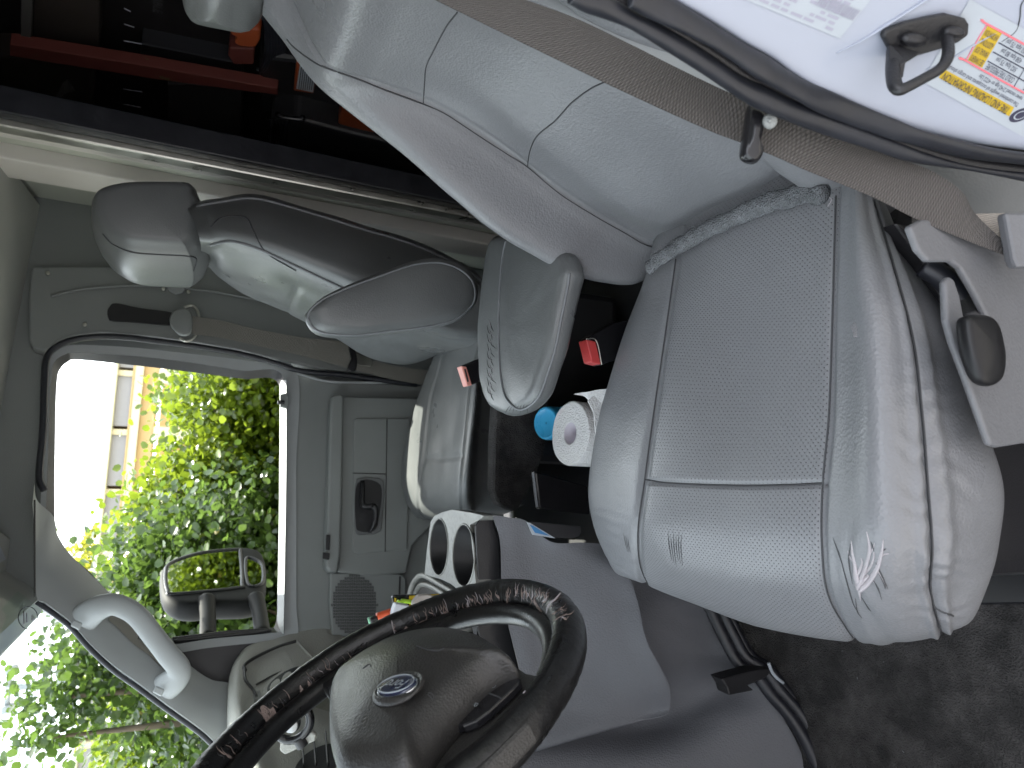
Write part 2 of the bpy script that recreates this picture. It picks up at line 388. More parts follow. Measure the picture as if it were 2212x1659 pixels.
# roof lining, slightly crowned
RZ = 2.17
G = [[V(x, y, RZ+dz+.03*math.sin(math.pi*(y-.3)/2.1)*(1 if dz > -.05 else .2)) for y in (.32, .6, 1.2, 1.8, 2.38)] for x, dz in ((-.385, -.145), (-.36, -.125), (-.30, -.05), (-.2, -.01), (.2, 0), (.7, 0))]
surf('roof_lining', G, head, shell, 24, 30)
box('roof_skin', (.2, 1.3, 2.28), (1.5, 2.3, .05), white, shell, .01)
box('roof_header', (-.44, 1.3, 2.14), (.10, 2.2, .16), white, shell, .02)
box('floor_pan', (.0, 1.3, .68), (2.0, 2.3, .06), blackp, shell, .005)
# cargo box behind the bulkhead
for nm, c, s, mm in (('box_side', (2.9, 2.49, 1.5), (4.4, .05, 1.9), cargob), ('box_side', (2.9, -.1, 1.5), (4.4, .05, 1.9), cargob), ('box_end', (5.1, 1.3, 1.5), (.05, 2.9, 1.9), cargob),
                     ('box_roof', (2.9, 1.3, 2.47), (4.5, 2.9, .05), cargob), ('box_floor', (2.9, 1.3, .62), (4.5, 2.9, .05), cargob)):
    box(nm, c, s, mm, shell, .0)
# bulkhead wall behind the passenger seat, aluminium door track and painted post
XB = .72
def B(px, py, off=0): return P(px, py, X=XB-off)
box('bulkhead_panel', (XB+.02, 2.16, 1.55), (.03, .62, 1.9), bulk, shell, .004)
box('bulkhead_panel', (XB+.02, .2, 1.55), (.03, .75, 1.9), bulk, shell, .004)
def strip(nm, y0, y1, x0, x1, m, bev=.004): return box(nm, ((x0+x1)/2, (y0+y1)/2, 1.55), (abs(x1-x0), abs(y1-y0), 1.75), m, shell, bev)
YB = lambda py0, px0: P(px0, py0, X=XB)[1]
y_glass, y_r, y_a, y_b, y_c, y_d, y_e = [P(px, 0, X=XB)[1] for px in (0, 0, 0, 0, 0, 0, 0)]
# strip boundaries read along the left edge of the picture
ys = [P(0, py, X=XB)[1] for py in (211, 227, 244, 252, 262, 296, 340)]
strip('rubber_edge', ys[0], ys[1], XB-.03, XB+.03, rub)
strip('door_track', ys[1]+.002, ys[2], XB-.045, XB+.03, alu, .005)
strip('door_track', ys[2]+.001, ys[3], XB-.028, XB+.03, alu, .003)
strip('door_track', ys[3]+.001, ys[4]+.004, XB-.035, XB+.03, creamp, .004)
strip('post_web', ys[4]+.004, ys[5], XB-.012, XB+.012, bulk, .002)
strip('painted_post', ys[5], ys[6], XB-.05, XB+.005, creamp, .005)

# ---- passenger side wall, pillar trim and door opening
def WR(lst, off=0): return [WP(x, y, off) for x, y in lst]
RG = [(169, 777), (146, 782), (130, 797), (124, 817), (121, 865), (119, 963), (118, 1080), (120, 1139), (129, 1164), (153, 1199), (195, 1237), (244, 1289), (300, 1335), (349, 1372), (378, 1378), (447, 1369), (520, 1362), (579, 1356), (594, 1350), (600, 1300), (602, 1150), (603, 1000), (603, 832), (520, 818), (391, 801), (280, 788)]
RK = [(168, 762), (140, 766), (119, 780), (112, 805), (107, 865), (104, 963), (100, 1080), (98, 1135), (108, 1172), (135, 1214), (180, 1255), (230, 1305), (286, 1350), (340, 1386), (374, 1392), (447, 1381), (520, 1374), (579, 1368), (608, 1358), (610, 1300), (612, 1150), (612, 1000), (612, 815), (520, 800), (391, 780), (280, 768)]
RF = [(165, 745), (132, 752), (110, 770), (100, 800), (97, 865), (93, 963), (88, 1080), (84, 1135), (92, 1180), (118, 1228), (165, 1272), (215, 1322), (270, 1365), (330, 1402), (368, 1412), (447, 1400), (520, 1392), (579, 1386), (640, 1376), (640, 1300), (640, 1150), (640, 1000), (640, 800), (540, 780), (391, 762), (280, 750)]
door = thing('passenger_door', 'grey passenger door with window, pull handle and speaker grille across the cab', 'door', WP(760, 1100))
ribbon('window_seal', WR(RG, .0), WR(RK, .03), blackp, door, 220, True)
ribbon('window_frame', WR(RK, .03), WR(RF, .035), plasl, door, 220, True)
prism('window_pane', WR(RG, -.004), -WN/np.linalg.norm(WN)*-.004, gl, door)
# rubber door seal around the opening
SE = [(96, 1060), (85, 1028), (93, 931), (96, 833), (101, 774), (124, 748), (163, 733), (220, 727), (273, 729), (325, 735), (423, 748), (521, 765), (594, 784), (640, 799), (690, 806), (735, 809), (833, 822), (900, 830)]
door_seal = tube('door_seal', WR(SE, .05), .009, rub, shell, 120, 8)
# b-pillar trim panel
PT = [(68, 576), (62, 640), (62, 735), (70, 752), (98, 758), (125, 738), (163, 724), (220, 718), (325, 726), (423, 739), (521, 756), (594, 775), (690, 797), (833, 812), (1000, 812), (1000, 560), (760, 560), (553, 560), (300, 575), (180, 575)]
pil = prism('pillar_trim', WR(PT, .045), WN*-.05/1.02*-1, plas, shell, .006)
# fill of the wall behind trims: outer ring from the frame to the shell
OUT = []
for x, y in RF:
    cx, cy = 360, 1080; OUT.append((cx+(x-cx)*2.6, cy+(y-cy)*2.2))
for i_, q_ in {6: (-300, 1080), 7: (-250, 1170), 8: (20, 1275), 9: (99, 1300), 10: (150, 1340), 11: (212, 1405), 12: (290, 1467), 13: (370, 1525), 14: (450, 1592), 15: (600, 1640), 16: (740, 1640)}.items(): OUT[i_] = q_
ribbon('side_wall', WR(RF, .0), WR(OUT, .0), plas, shell, 220, True)
tube('trim_crease', WR([(105, 585), (110, 640), (200, 622), (358, 618), (560, 648), (760, 700)][1:], .051), .004, plas, shell, 40, 8)
# seat belt slot, coat hook, screws
prism('belt_slot', WR([(236, 665), (232, 675), (234, 688), (243, 694), (290, 697), (366, 703), (372, 690), (370, 676), (300, 666), (250, 656)], .052), WN*-.004, blackp, shell, n=40)
prism('dome_clip', WR([(362, 622), (366, 630), (378, 637), (395, 634), (400, 625)], .05), WN*-.01, plasl, shell, .002)
for q in ((183, 701), (103, 590), (353, 624), (407, 630)): pillow('screw_head', [WP(*q, .052)+.006*np.array([math.cos(a), .22*math.cos(a), math.sin(a)]) for a in np.linspace(0, 2*math.pi, 12, endpoint=False)], WN, .006, alu, shell, n=16)

# ---- door lower part
dl = [(612, 815), (640, 812), (870, 832), (1000, 835), (1000, 1250), (872, 1372), (716, 1374), (640, 1382), (606, 1362)]
prism('door_panel', WR(dl, .03), WN*-.04*-1, plas, door, .004)
tube('door_edge_strip', WR([(640, 806), (700, 822), (760, 826), (900, 826), (1000, 828)], .045), .0045, plasl, door, 40, 8)
ribbon('belt_line_ledge', WR([(604, 822), (604, 1000), (602, 1150), (598, 1358)], .0), WR([(618, 822), (618, 1000), (616, 1150), (612, 1370)], .05), plasl, door, 50, False, WN*-.004)
prism('lock_base', WR([(604, 855), (604, 880), (619, 884), (623, 875), (623, 860), (619, 851)], .052), WN*-.012, plas, door, .002)
tube('lock_knob', [WP(614, 869, .066), WP(600, 869, .066)], .006, blackp, door, 8, 10)
arm = [(720, 860), (709, 866), (706, 900), (701, 1080), (697, 1200), (697, 1230), (706, 1238), (722, 1240), (728, 1200), (731, 1080), (735, 900), (735, 862)]
prism('armrest_ledge', WR(arm, .04), WN*-.05, plas, door, .008, 3)
ped = [(732, 862), (731, 1080), (726, 1238), (800, 1245), (872, 1238), (885, 1180), (960, 1100), (960, 866)]
prism('map_pocket', WR(ped, .035), WN*-.028, plas, door, .006, 3)
inn = [(768, 904), (763, 910), (762, 1000), (760, 1185), (764, 1194), (776, 1197), (830, 1192), (878, 1190), (884, 1000), (884, 905)]
prism('pocket_panel', WR(inn, .062), WN*-.008, plas, door, .004, 3)
for a, b in (((836, 906), (832, 1192)), ((762, 1022), (834, 1024))): tube('panel_groove', [WP(*a, .0705), WP(*b, .0705)], .0016, dashd, door, 6, 6)
hr = [(770, 1034), (766, 1050), (764, 1130), (766, 1150), (774, 1157), (806, 1155), (822, 1148), (826, 1120), (830, 1060), (828, 1040), (818, 1033), (790, 1031)]
pullh = prism('handle_recess', WR(hr, .069), WN*-.006, vins, door, .003, 3)
hp = WR([(772, 1044), (768, 1130), (778, 1148), (808, 1146), (818, 1120), (822, 1048)], .0755)
hb = prism('handle_pocket', hp, WN*-.001, blackp, pullh, 0, n=30)
tube('pull_handle', [WP(783, 1040, .082), WP(783, 1086, .10), WP(790, 1094, .105), WP(806, 1094, .108), WP(812, 1106, .108), WP(809, 1130, .1), WP(799, 1150, .085)], [.007, .008, .008, .009, .008, .007, .004], blackp, pullh, 50, 10)
prism('window_switch', WR([(704, 1155), (703, 1188), (711, 1189), (713, 1156)], .092), WN*-.006, blackp, door, .002)
prism('lock_switch', WR([(697, 1193), (696, 1207), (710, 1210), (712, 1195)], .092), WN*-.006, blackp, door, .002)
text('raised_lettering', 'E-SERIES', WP(874, 1000, .0635), WP(876, 916, .0635), -WN, mat('embossed_lettering', (.06, .065, .07), .6), door, size=None, lift=.0008)
for nm in ('raised_lettering',):
    pass
# speaker grille: round pad of pierced blocks
sp = prism('speaker_panel', WR([(712, 1238), (862, 1240), (875, 1250), (872, 1370), (716, 1372), (710, 1300)], .045), WN*-.012, plas, door, .004)
vs = []; fs = []
for i in range(-10, 11):
    for j in range(-10, 11):
        qx, qy = 766+i*4.9, 1307+j*6.4
        if ((qx-766)/49)**2+((qy-1307)/66)**2 > 1: continue
        for k in (-1, 0, 1):
            if (i+j) % 2: a, b, c_, d = (qx-2.1, qy+k*1.9-.6), (qx+2.1, qy+k*1.9-.6), (qx+2.1, qy+k*1.9+.6), (qx-2.1, qy+k*1.9+.6)
            else: a, b, c_, d = (qx+k*1.5-.45, qy-2.7), (qx+k*1.5+.45, qy-2.7), (qx+k*1.5+.45, qy+2.7), (qx+k*1.5-.45, qy+2.7)
            z = len(vs); vs += [WP(*q, .0585) for q in (a, b, c_, d)]; fs.append((z, z+1, z+2, z+3))
tag(link('speaker_grille_slots', vs, fs, blackp, sp, False), kind='stuff')
prism('speaker_trim_line', WR([(862, 1245), (866, 1245), (862, 1368), (858, 1368)], .058), WN*-.001, dashd, sp)
prism('window_etching', WR([(560, 833), (560, 850), (590, 853), (590, 836)], .0015), WN*-.0002, glass('etched_glass', (.8, .82, .8), 1), door)

# ---- a-pillar trim with grab handle, windshield
PW = [(75, 1040), (80, 1080), (115, 1115), (126, 1160), (150, 1195), (192, 1237), (251, 1293), (300, 1332), (349, 1370), (377, 1391), (405, 1432), (454, 1467), (496, 1476), (520, 1500)]
PS = [(75, 1150), (75, 1220), (79, 1289), (97, 1301), (115, 1314), (154, 1345), (195, 1391), (244, 1436), (297, 1474), (349, 1513), (412, 1558), (440, 1580), (468, 1607), (500, 1640)]
A_ = [WP(x, y, .06) for x, y in PW]; B_ = [WP(x, y, .16) for x, y in PS]
pillar = thing('pillar_cover', 'pale grey slanting windshield pillar cover on the passenger side', 'pillar trim', A_[-1])
ribbon('pillar_face', A_, B_, plasl, pillar, 90, False, mid=WN*-.03)
ribbon('pillar_return', A_, [WP(x, y, -.02) for x, y in PW], plasl, pillar, 90)
ribbon('pillar_return', B_, [p+WN*.10+V(-.03, 0, 0) for p in B_], plasl, pillar, 90)
tube('windshield_gasket', [p+WN*.01+V(-.012, 0, -.0) for p in B_[2:]], .006, rub, pillar, 90, 8)
tube('pillar_joint', [WP(75, y, .165) for y in (1080, 1180, 1290)], .002, dashd, pillar, 20, 6)
sail = prism('sail_panel', WR([(370, 1376), (489, 1362), (579, 1356), (597, 1372), (590, 1400), (545, 1430), (500, 1480), (440, 1470), (395, 1420)], .012), WN*-.01, blackp, door, .003)
tube('sail_lip', WR([(378, 1384), (450, 1376), (520, 1369), (585, 1362)], .024), .004, dashd, door, 24, 8)
hnd = thing('grab_handle', 'pale grey loop grab handle on the slanting windshield pillar', 'grab handle', WP(300, 1340, .14))
hc = [(170, 1349, .135), (188, 1331, .155), (212, 1314, .175), (240, 1306, .185), (265, 1311, .188), (297, 1331, .19), (331, 1373, .19), (362, 1413, .188), (384, 1440, .182), (384, 1460, .175), (366, 1478, .16), (345, 1492, .14)]
hp_ = [WP(*q) for q in hc]
tube('handle_loop', hp_, [.034, .034, .030, .026, .0245, .024, .024, .0245, .026, .029, .033, .034], plasl, hnd, 90, 20, .45, up=WN)
for a in ((166, 1350), (343, 1493)):
    c0 = WP(*a, .172); prism('screw_cap', [WP(a[0]+dx, a[1]+dy, .172) for dx, dy in ((-14, 2), (-6, -12), (13, -4), (6, 12))], WN*-.006, plasl, hnd, .003, 2)

windshield = thing('windshield', 'large slightly hazy windshield with a small round etched mark at its corner', 'windshield', P(79, 1289, Y=2.0))
w0 = B_[2]+V(-.02, .03, .01); w1 = B_[12]+V(-.02, .03, 0)
w1 = w0+(w1-w0)*1.6
G = [[w0*(1-s)+w1*s+V(-.05*math.sin(math.pi*t), (w0[1]-.12-(w0[1]-.2)*0)*0 - (w0[1]-.25)*t, 0) for t in (0, .33, .66, 1)] for s in (-.05, .33, .66, 1)]
surf('windshield_pane', G, wgl, windshield, 16, 24)
for R in (17, 8):
    cc = (59, 1326)
wb = bvh(bpy.data.objects['windshield_pane'])
ring = []
for k in range(24):
    a = 2*math.pi*k/24; h_, n_ = hit(wb, 59+21*math.cos(a), 1336+24*math.sin(a), .002)
    if h_ is not None: ring.append(h_)
if len(ring) == 24:
    tube('etched_mark', ring, .0009, ink, windshield, 60, 5, closed=True)
    for a, b in (((50, 1322), (50, 1350)), ((56, 1326), (56, 1346)), ((68, 1330), (68, 1342)), ((72, 1334), (72, 1340))):
        h1, n1 = hit(wb, *a, .002); h2, _ = hit(wb, *b, .002)
        tube('etched_line', [h1, (h1+h2)/2, h2], .0012, inkg, windshield, 6, 5)
# driver side pillar, header, cowl
dp = thing('driver_pillar', 'grey windshield pillar beside the driver door', 'pillar trim', (-.9, .1, 1.3))
tube('pillar_post', [V(w0[0], .3, w0[2]+.05), V(w0[0]-.2, .26, w0[2]-.22), V(w1[0]*.6+w0[0]*.4, .22, w1[2]*.6+w0[2]*.4), V(w1[0], .2, w1[2])], .05, plasl, dp, 20, 12)
box('cowl', (-1.15, 1.2, 1.1), (.5, 2.2, .5), blackp, shell, .02)
box('firewall', (-1.2, 1.2, .9), (.06, 2.2, .6), blackp, shell, .01)
hood = thing('van_hood', 'white bonnet of the van beyond the windshield', 'bonnet', (-1.7, 1.2, 1.0))
G = [[V(x, y, z-.04*((y-1.2)/.9)**2) for y in (.2, .7, 1.2, 1.7, 2.1)] for x, z in ((-1.3, 1.42), (-1.7, 1.36), (-2.1, 1.2))]
surf('hood_skin', G, white, hood, 12, 20)
# sun visor at the header
vis = thing('sun_visor', 'grey sun visor folded up against the roof with a small printed label', 'sun visor', P(30, 1400, Z=2.12))
vq = [P(-60, 1120, Z=2.13), P(28, 1180, Z=2.13), P(64, 1200, Z=2.13), P(70, 1275, Z=2.13), P(10, 1380, Z=2.13), P(-60, 1420, Z=2.13)]
prism('visor_board', vq, (0, 0, -.022), head, vis, .008, 3)
prism('visor_label', [P(-8, 1178, Z=2.105), P(0, 1180, Z=2.105), P(12, 1208, Z=2.105), P(-8, 1220, Z=2.105)], (0, 0, -.001), sticker, vis)

# ---- outside mirror
mir = thing('side_mirror', 'black towing mirror with two glasses on two arms outside the passenger window', 'mirror', P(470, 1330, Y=2.5))
mp0 = P(455, 1250, Y=2.62); mn = np.array([.92, -.39, 0])
MO = [(346, 1255), (349, 1227), (370, 1209), (419, 1192), (470, 1186), (515, 1182), (558, 1187), (573, 1206), (577, 1248), (570, 1289), (537, 1304), (454, 1306), (412, 1310), (377, 1305), (353, 1287)]
mo = [PL(x, y, mp0, mn) for x, y in MO]
pillow('mirror_housing', [p-mn*.03 for p in mo], mn, .075, mat('mirror_housing_plastic', (.006, .0065, .007), .6, spec=.2), mir, 0, .02, 80)
g1 = [(358, 1238), (370, 1216), (433, 1195), (510, 1187), (519, 1195), (523, 1260), (513, 1270), (380, 1283), (362, 1275)]
g2 = [(531, 1208), (556, 1211), (568, 1226), (566, 1260), (536, 1262)]
prism('mirror_pane', [PL(x, y, mp0+mn*.004, mn) for x, y in g1], mn*.004, mirror, mir, n=50)
prism('spotter_pane', [PL(x, y, mp0+mn*.004, mn) for x, y in g2], mn*.004, mirror, mir, n=30)
for nm, g in (('pane_rim', g1), ('pane_rim', g2)): tube(nm, [PL(x, y, mp0+mn*.008, mn) for x, y in g], .0065, blackp, mir, 60, 8, closed=True)
tube('mirror_arm', [PL(446, 1296, mp0, mn), PL(449, 1325, mp0, mn), PL(449, 1380, mp0, mn)], [.028, .024, .024], MATS['mirror_housing_plastic'], mir, 20, 14)
tube('mirror_arm', [PL(552, 1292, mp0, mn), PL(560, 1320, mp0, mn), PL(567, 1370, mp0, mn)], [.028, .024, .024], MATS['mirror_housing_plastic'], mir, 20, 14)

# ================================================================== driver seat
ds = thing('captain_chair', 'worn grey vinyl driver seat with perforated centre and torn front corner', 'seat', (.1, .66, .75))
R_ = [
 # farSil            farSeam          mid              nearSeam         crown            piped seam       nearSil
 [(1400, 585, 1.07), (1460, 560, 1.115), (1630, 490, 1.115), (1805, 425, 1.12), (1850, 420, 1.13), (1885, 425, 1.10), (1918, 440, 1.02)],
 [(1350, 715, 1.075), (1438, 715, 1.125), (1620, 720, 1.118), (1797, 720, 1.125), (1880, 720, 1.145), (1966, 705, 1.105), (2062, 715, 1.01)],
 [(1297, 895, 1.08), (1411, 900, 1.13), (1600, 905, 1.122), (1790, 900, 1.13), (1890, 900, 1.15), (1992, 895, 1.105), (2118, 895, 1.0)],
 [(1273, 1040, 1.085), (1392, 1040, 1.13), (1590, 1048, 1.125), (1777, 1045, 1.13), (1890, 1045, 1.15), (2004, 1045, 1.105), (2160, 1045, .995)],
 [(1281, 1130, 1.085), (1378, 1145, 1.125), (1590, 1165, 1.12), (1775, 1175, 1.125), (1895, 1180, 1.14), (2014, 1180, 1.095), (2157, 1175, .99)],
 [(1312, 1205, 1.07), (1382, 1218, 1.10), (1590, 1262, 1.095), (1790, 1290, 1.095), (1905, 1295, 1.10), (2011, 1275, 1.06), (2130, 1275, .98)],
 [(1345, 1237, 1.05), (1400, 1262, 1.06), (1610, 1339, 1.035), (1850, 1390, 1.02), (1950, 1388, 1.01), (2035, 1367, .99), (2088, 1340, .96)],
]
G = []
for r in R_:
    g = [P(x, y, Z=z) for x, y, z in r]
    g = [g[0]+V(0, .015, -.12)] + g + [g[-1]+V(0, .05, -.06)]
    G.append(g)
back = [p+V(.10, 0, -.02) for p in G[0]]
G = [back]+G+[[p+V(.035+.02*(k_/8), .045*(k_/8), -.07+.03*(k_/8)) for k_, p in enumerate(G[-1])]]
def cdisp(S, T, B):
    d = np.zeros_like(S)
    for k, w, a in ((2, .045, .006), (4, .045, .006), (6, .035, .005)): d -= a*np.exp(-((T-k)/w)**2)*np.where(S > .2, 1, 0)
    d += .004*(np.exp(-((T-5.82)/.09)**2)+np.exp(-((T-6.18)/.09)**2))
    inner = (T > 2) & (T < 4); d -= .005*np.exp(-((S-4)/.03)**2)*inner
    d += np.where(inner, .004*np.sin(np.pi*(T-2)/2), 0)
    w = vnoise(B*np.array([1, 1, 1]), 26); w2 = vnoise(B, 9, 5.0)
    d += .0007*w*np.clip((T-3.9), 0, 1)+.003*w2
    # creases running into the front corner of the bolster
    cr = np.sin((B[..., 1]*math.cos(.5)+B[..., 0]*.35)*330+6*w2)
    d += .0012*cr*np.exp(-((T-4.6)/.4)**2)*np.clip((S-4.4)/1.0, 0, 1)
    cr2 = np.sin(B[..., 0]*260+6*w); d += .0010*cr2*np.exp(-((T-6.0)/.5)**2)*np.clip((S-1.5)/2, 0, 1)
    cr3 = np.sin(B[..., 0]*420+4*w2); d += .0004*cr3*np.exp(-((T-1.5)/.4)**2)*np.clip((S-4), 0, 1)
    return d
cushion = surf('seat_cushion', G, [vin, vinp], ds, 190, 210, cdisp, lambda s, t: 1 if (2.02 < t < 3.98 and s > .5) else 0)
cb = bvh(cushion)
def drape(nm, pts, r, m, parent, b, n=None, lift=.0004, flat=.6, seg=6):
    A, _ = cr1(np.array(pts, float), n or len(pts)*5); out = []
    for q in A:
        h_, nn = hit(b, q[0], q[1], lift)
        if h_ is not None: out.append(h_)
    if len(out) < 3: return None
    rr = np.interp(np.linspace(0, 1, len(out)), np.linspace(0, 1, len(r)), r) if np.ndim(r) else r
    return tube(nm, out, rr, m, parent, len(out)*2, seg, flat)
def row(i, c): return R_[i][c][:2]
drape('seam', [row(i, 1) for i in range(7)], .0013, seamm, cushion, cb, 70)
drape('seam', [row(i, 3) for i in range(7)], .0013, seamm, cushion, cb, 90)
drape('seam', [row(i, 5) for i in range(7)], .0015, seamm, cushion, cb, 90)
drape('seam', [(1393, 1036), (1450, 1044), (1590, 1049), (1700, 1048), (1776, 1044)], .0011, seamm, cushion, cb, 50)
drape('seam', [(2011, 1285), (2016, 1305), (2030, 1318), (2058, 1330)], .0012, seamm, cushion, cb, 16)
# torn corner: branches of bare backing
def branch(pts, w): drape('torn_backing', pts, [q*.62 for q in w], torn, cushion, cb, None, .0001, .25)
branch([(1859, 1298), (1855, 1275), (1850, 1250), (1846, 1220), (1842, 1195), (1839, 1168)], [.0012, .0055, .0075, .004, .0035, .001])
branch([(1850, 1268), (1862, 1243), (1872, 1216), (1878, 1190), (1876, 1168), (1872, 1148)], [.007, .005, .004, .0038, .0022, .001])
branch([(1856, 1272), (1876, 1254), (1892, 1230), (1900, 1206), (1905, 1186), (1908, 1165)], [.007, .0065, .0055, .0045, .003, .001])
branch([(1868, 1238), (1880, 1224), (1887, 1206), (1888, 1192)], [.003, .0025, .0018, .0008])
branch([(1847, 1248), (1856, 1232), (1862, 1216), (1860, 1205)], [.003, .0035, .002, .0008])
branch([(1845, 1215), (1836, 1203), (1831, 1190)], [.002, .0018, .0006])
branch([(1876, 1200), (1884, 1188), (1890, 1172)], [.002, .0016, .0006])
branch([(1898, 1206), (1908, 1198), (1920, 1196)], [.0018, .0012, .0005])
branch([(1855, 1262), (1864, 1250), (1876, 1242)], [.005, .006, .003])
branch([(1884, 1250), (1893, 1266), (1902, 1284)], [.0022, .0016, .0005])
branch([(1895, 1232), (1905, 1250), (1914, 1268)], [.002, .0014, .0005])
for pts in ([(1800, 1162), (1812, 1195), (1822, 1225)], [(1812, 1190), (1825, 1240), (1842, 1300), (1855, 1325)], [(1838, 1175), (1834, 1210), (1842, 1262)], [(1882, 1245), (1896, 1270), (1905, 1295)],
            [(1892, 1215), (1906, 1245), (1918, 1272)], [(1898, 1238), (1910, 1262), (1912, 1272)], [(1862, 1290), (1875, 1312), (1882, 1320)], [(1888, 1190), (1882, 1170)], [(1914, 1185), (1903, 1190)], [(1848, 1292), (1852, 1320), (1862, 1335)]):
    drape('crack', pts, [.0002, .0009, .0002], seamm, cushion, cb, 14)
for k in range(6):
    drape('crack', [(1443+k*6, 1148+6*(k % 2)), (1446+k*5, 1180), (1452+k*4.5, 1212+5*(k % 3))], [.0001, .0007, .0002], seamm, cushion, cb, 12)
for k in range(3): drape('crack', [(1347+k*5, 1150+6*k), (1352+k*3, 1175), (1356+k*3, 1193)], [.0001, .0006, .0001], seamm, cushion, cb, 10)
for k in range(4): drape('scuff', [(1838+3*k, 704-3*k), (1842+3*k, 712), (1846+2*k, 728)][::1], .0002, torn, cushion, cb, 8)

# backrest: face curves measured at constant width
FS = [(564, 29), (589, 52), (605, 78), (638, 130), (680, 176), (725, 215), (800, 273), (849, 309), (914, 365), (979, 423), (1028, 465), (1074, 498), (1134, 534), (1210, 576), (1259, 594), (1308, 603), (1350, 608), (1392, 592), (1409, 572)]
CS = [(620, 85), (634, 101), (664, 124), (696, 143), (768, 169), (833, 195), (914, 225), (963, 247), (1028, 290), (1093, 332), (1139, 361), (1210, 420), (1288, 469), (1350, 504), (1389, 527), (1422, 537)]
fs_ = np.array([P(x, y, Y=.93) for x, y in FS]); cs_ = np.array([P(x, y, Y=.86) for x, y in CS])
def xat(c, z): o = np.argsort(c[:, 2]); return float(np.interp(z, c[o, 2], c[o, 0]))
G = []
ZS = [1.03, 1.07, 1.12, 1.18, 1.25, 1.32, 1.39, 1.46, 1.53, 1.59, 1.64, 1.665]
for i, z in enumerate(ZS):
    xf, xc = xat(fs_, z), xat(cs_, max(z, 1.062)+0)
    if z > 1.60: xc = xf+.01
    bulge = -.015*math.exp(-((z-1.30)/.05)**2) - .02*math.exp(-((z-1.17)/.1)**2)
    nx = xc-.035
    w = .0 if z < 1.5 else (z-1.5)*.5
    G.append([V(xf+.13, .90, z-.01), V(xf+.06, .955, z-.005), V(xf, .93, z), V(xf-.008, .895, z+.002), V(xc, .855, z), V(xc+.004+bulge, .77, z), V(xc+.003+bulge, .68, z), V(xc-.006+bulge*.7, .60, z), V(xc-.012, .545+w*.3, z), V(nx-.02, .515+w, z), V(nx-.015, .475+w, z), V(nx+.06, .455+w, z), V(nx+.16, .48+w, z)])
def bdisp(S, T, B):
    d = -.006*np.exp(-((T-4)/.07)**2)*(S > .3)
    d += .003*vnoise(B, 6, 2.0) + .0005*vnoise(B, 25, 3.0)
    z = B[..., 2]; y = B[..., 1]
    inner = (T > 4) & (T < 8.6)
    return d
def bm_(s, t): return 0
backrest = surf('backrest', G, [vin, vinp], ds, 170, 150, bdisp, bm_)
bb = bvh(backrest)
drape('seam', CS, .0012, seamm, backrest, bb, 90)
drape('seam', [(988, 26), (963, 59), (934, 114), (920, 145), (917, 180), (914, 225)], .0012, seamm, backrest, bb, 50)
drape('seam', [(1305, 177), (1275, 192), (1236, 221), (1200, 260), (1161, 293), (1145, 325), (1139, 361)], .0012, seamm, backrest, bb, 50)
tube('piping', [P(x, y, Y=.935)+V(.004, .003, 0) for x, y in FS[6:16]], .0022, pipem, backrest, 80, 8)
for a in ((1240, 221), (1200, 262)): pass
# frayed fleece roll where backrest meets cushion
fr = [(1405, 578, .88), (1430, 556, .86), (1470, 530, .83), (1510, 506, .80), (1560, 482, .76), (1640, 446, .69), (1720, 422, .62), (1783, 418, .57)]
fpts = [P(x, y, Z=1.125) for x, y, _ in fr]
def fdis(v): return v
fl = tube('fleece_roll', fpts, [.011, .011, .012, .012, .012, .012, .012, .010], fuzz, ds, 120, 14, .8)
me = fl.data
for v in me.vertices: v.co += Vector((noise.noise(v.co*90), noise.noise(v.co*90+Vector((9, 0, 0))), noise.noise(v.co*90+Vector((0, 9, 0)))))*.003
vs = []; fs = []
for k in range(500):                           # loose fibres
    t = rng.random()*(len(fpts)-1.001); i = int(t); c = fpts[i]*(1-t+i)+fpts[i+1]*(t-i); a = rng.random()*math.pi; d = V(-math.cos(a), rng.normal()*.4, math.sin(a)); c = c+d*.011
    e = c+d*rng.uniform(.002, .006)+rng.normal(size=3)*.002; s = rng.normal(size=3); s = s/np.linalg.norm(s)*.00025
    z = len(vs); vs += [c-s, c+s, e]; fs.append((z, z+1, z+2))
tag(link('loose_fibres', vs, fs, fuzz, ds, False), kind='stuff')
tube('pulled_thread', [P(x, y, Z=1.132) for x, y in ((1790, 425), (1796, 432), (1788, 446))], .0004, torn, ds, 12, 5)
# headrest sliver at the top edge
ho = [V(.60, y, z) for y, z in ((.94, 1.68), (.955, 1.74), (.95, 1.82), (.90, 1.88), (.78, 1.90), (.64, 1.89), (.59, 1.82), (.59, 1.74), (.62, 1.69), (.78, 1.675))]
ho = [P(x, y, X=.60) for x, y in ((573, 20), (562, 27), (510, 17), (462, 7), (428, -4), (408, -30), (400, -110), (430, -180), (500, -200), (560, -180), (585, -100), (580, -20))]
pillow('headrest', ho, (-1, 0, .25), .11, vins, ds, .012, .04, 60)
# backrest shell and base behind/under what one sees
box('seat_base', (.1, .68, .87), (.42, .40, .26), blackp, ds, .02)
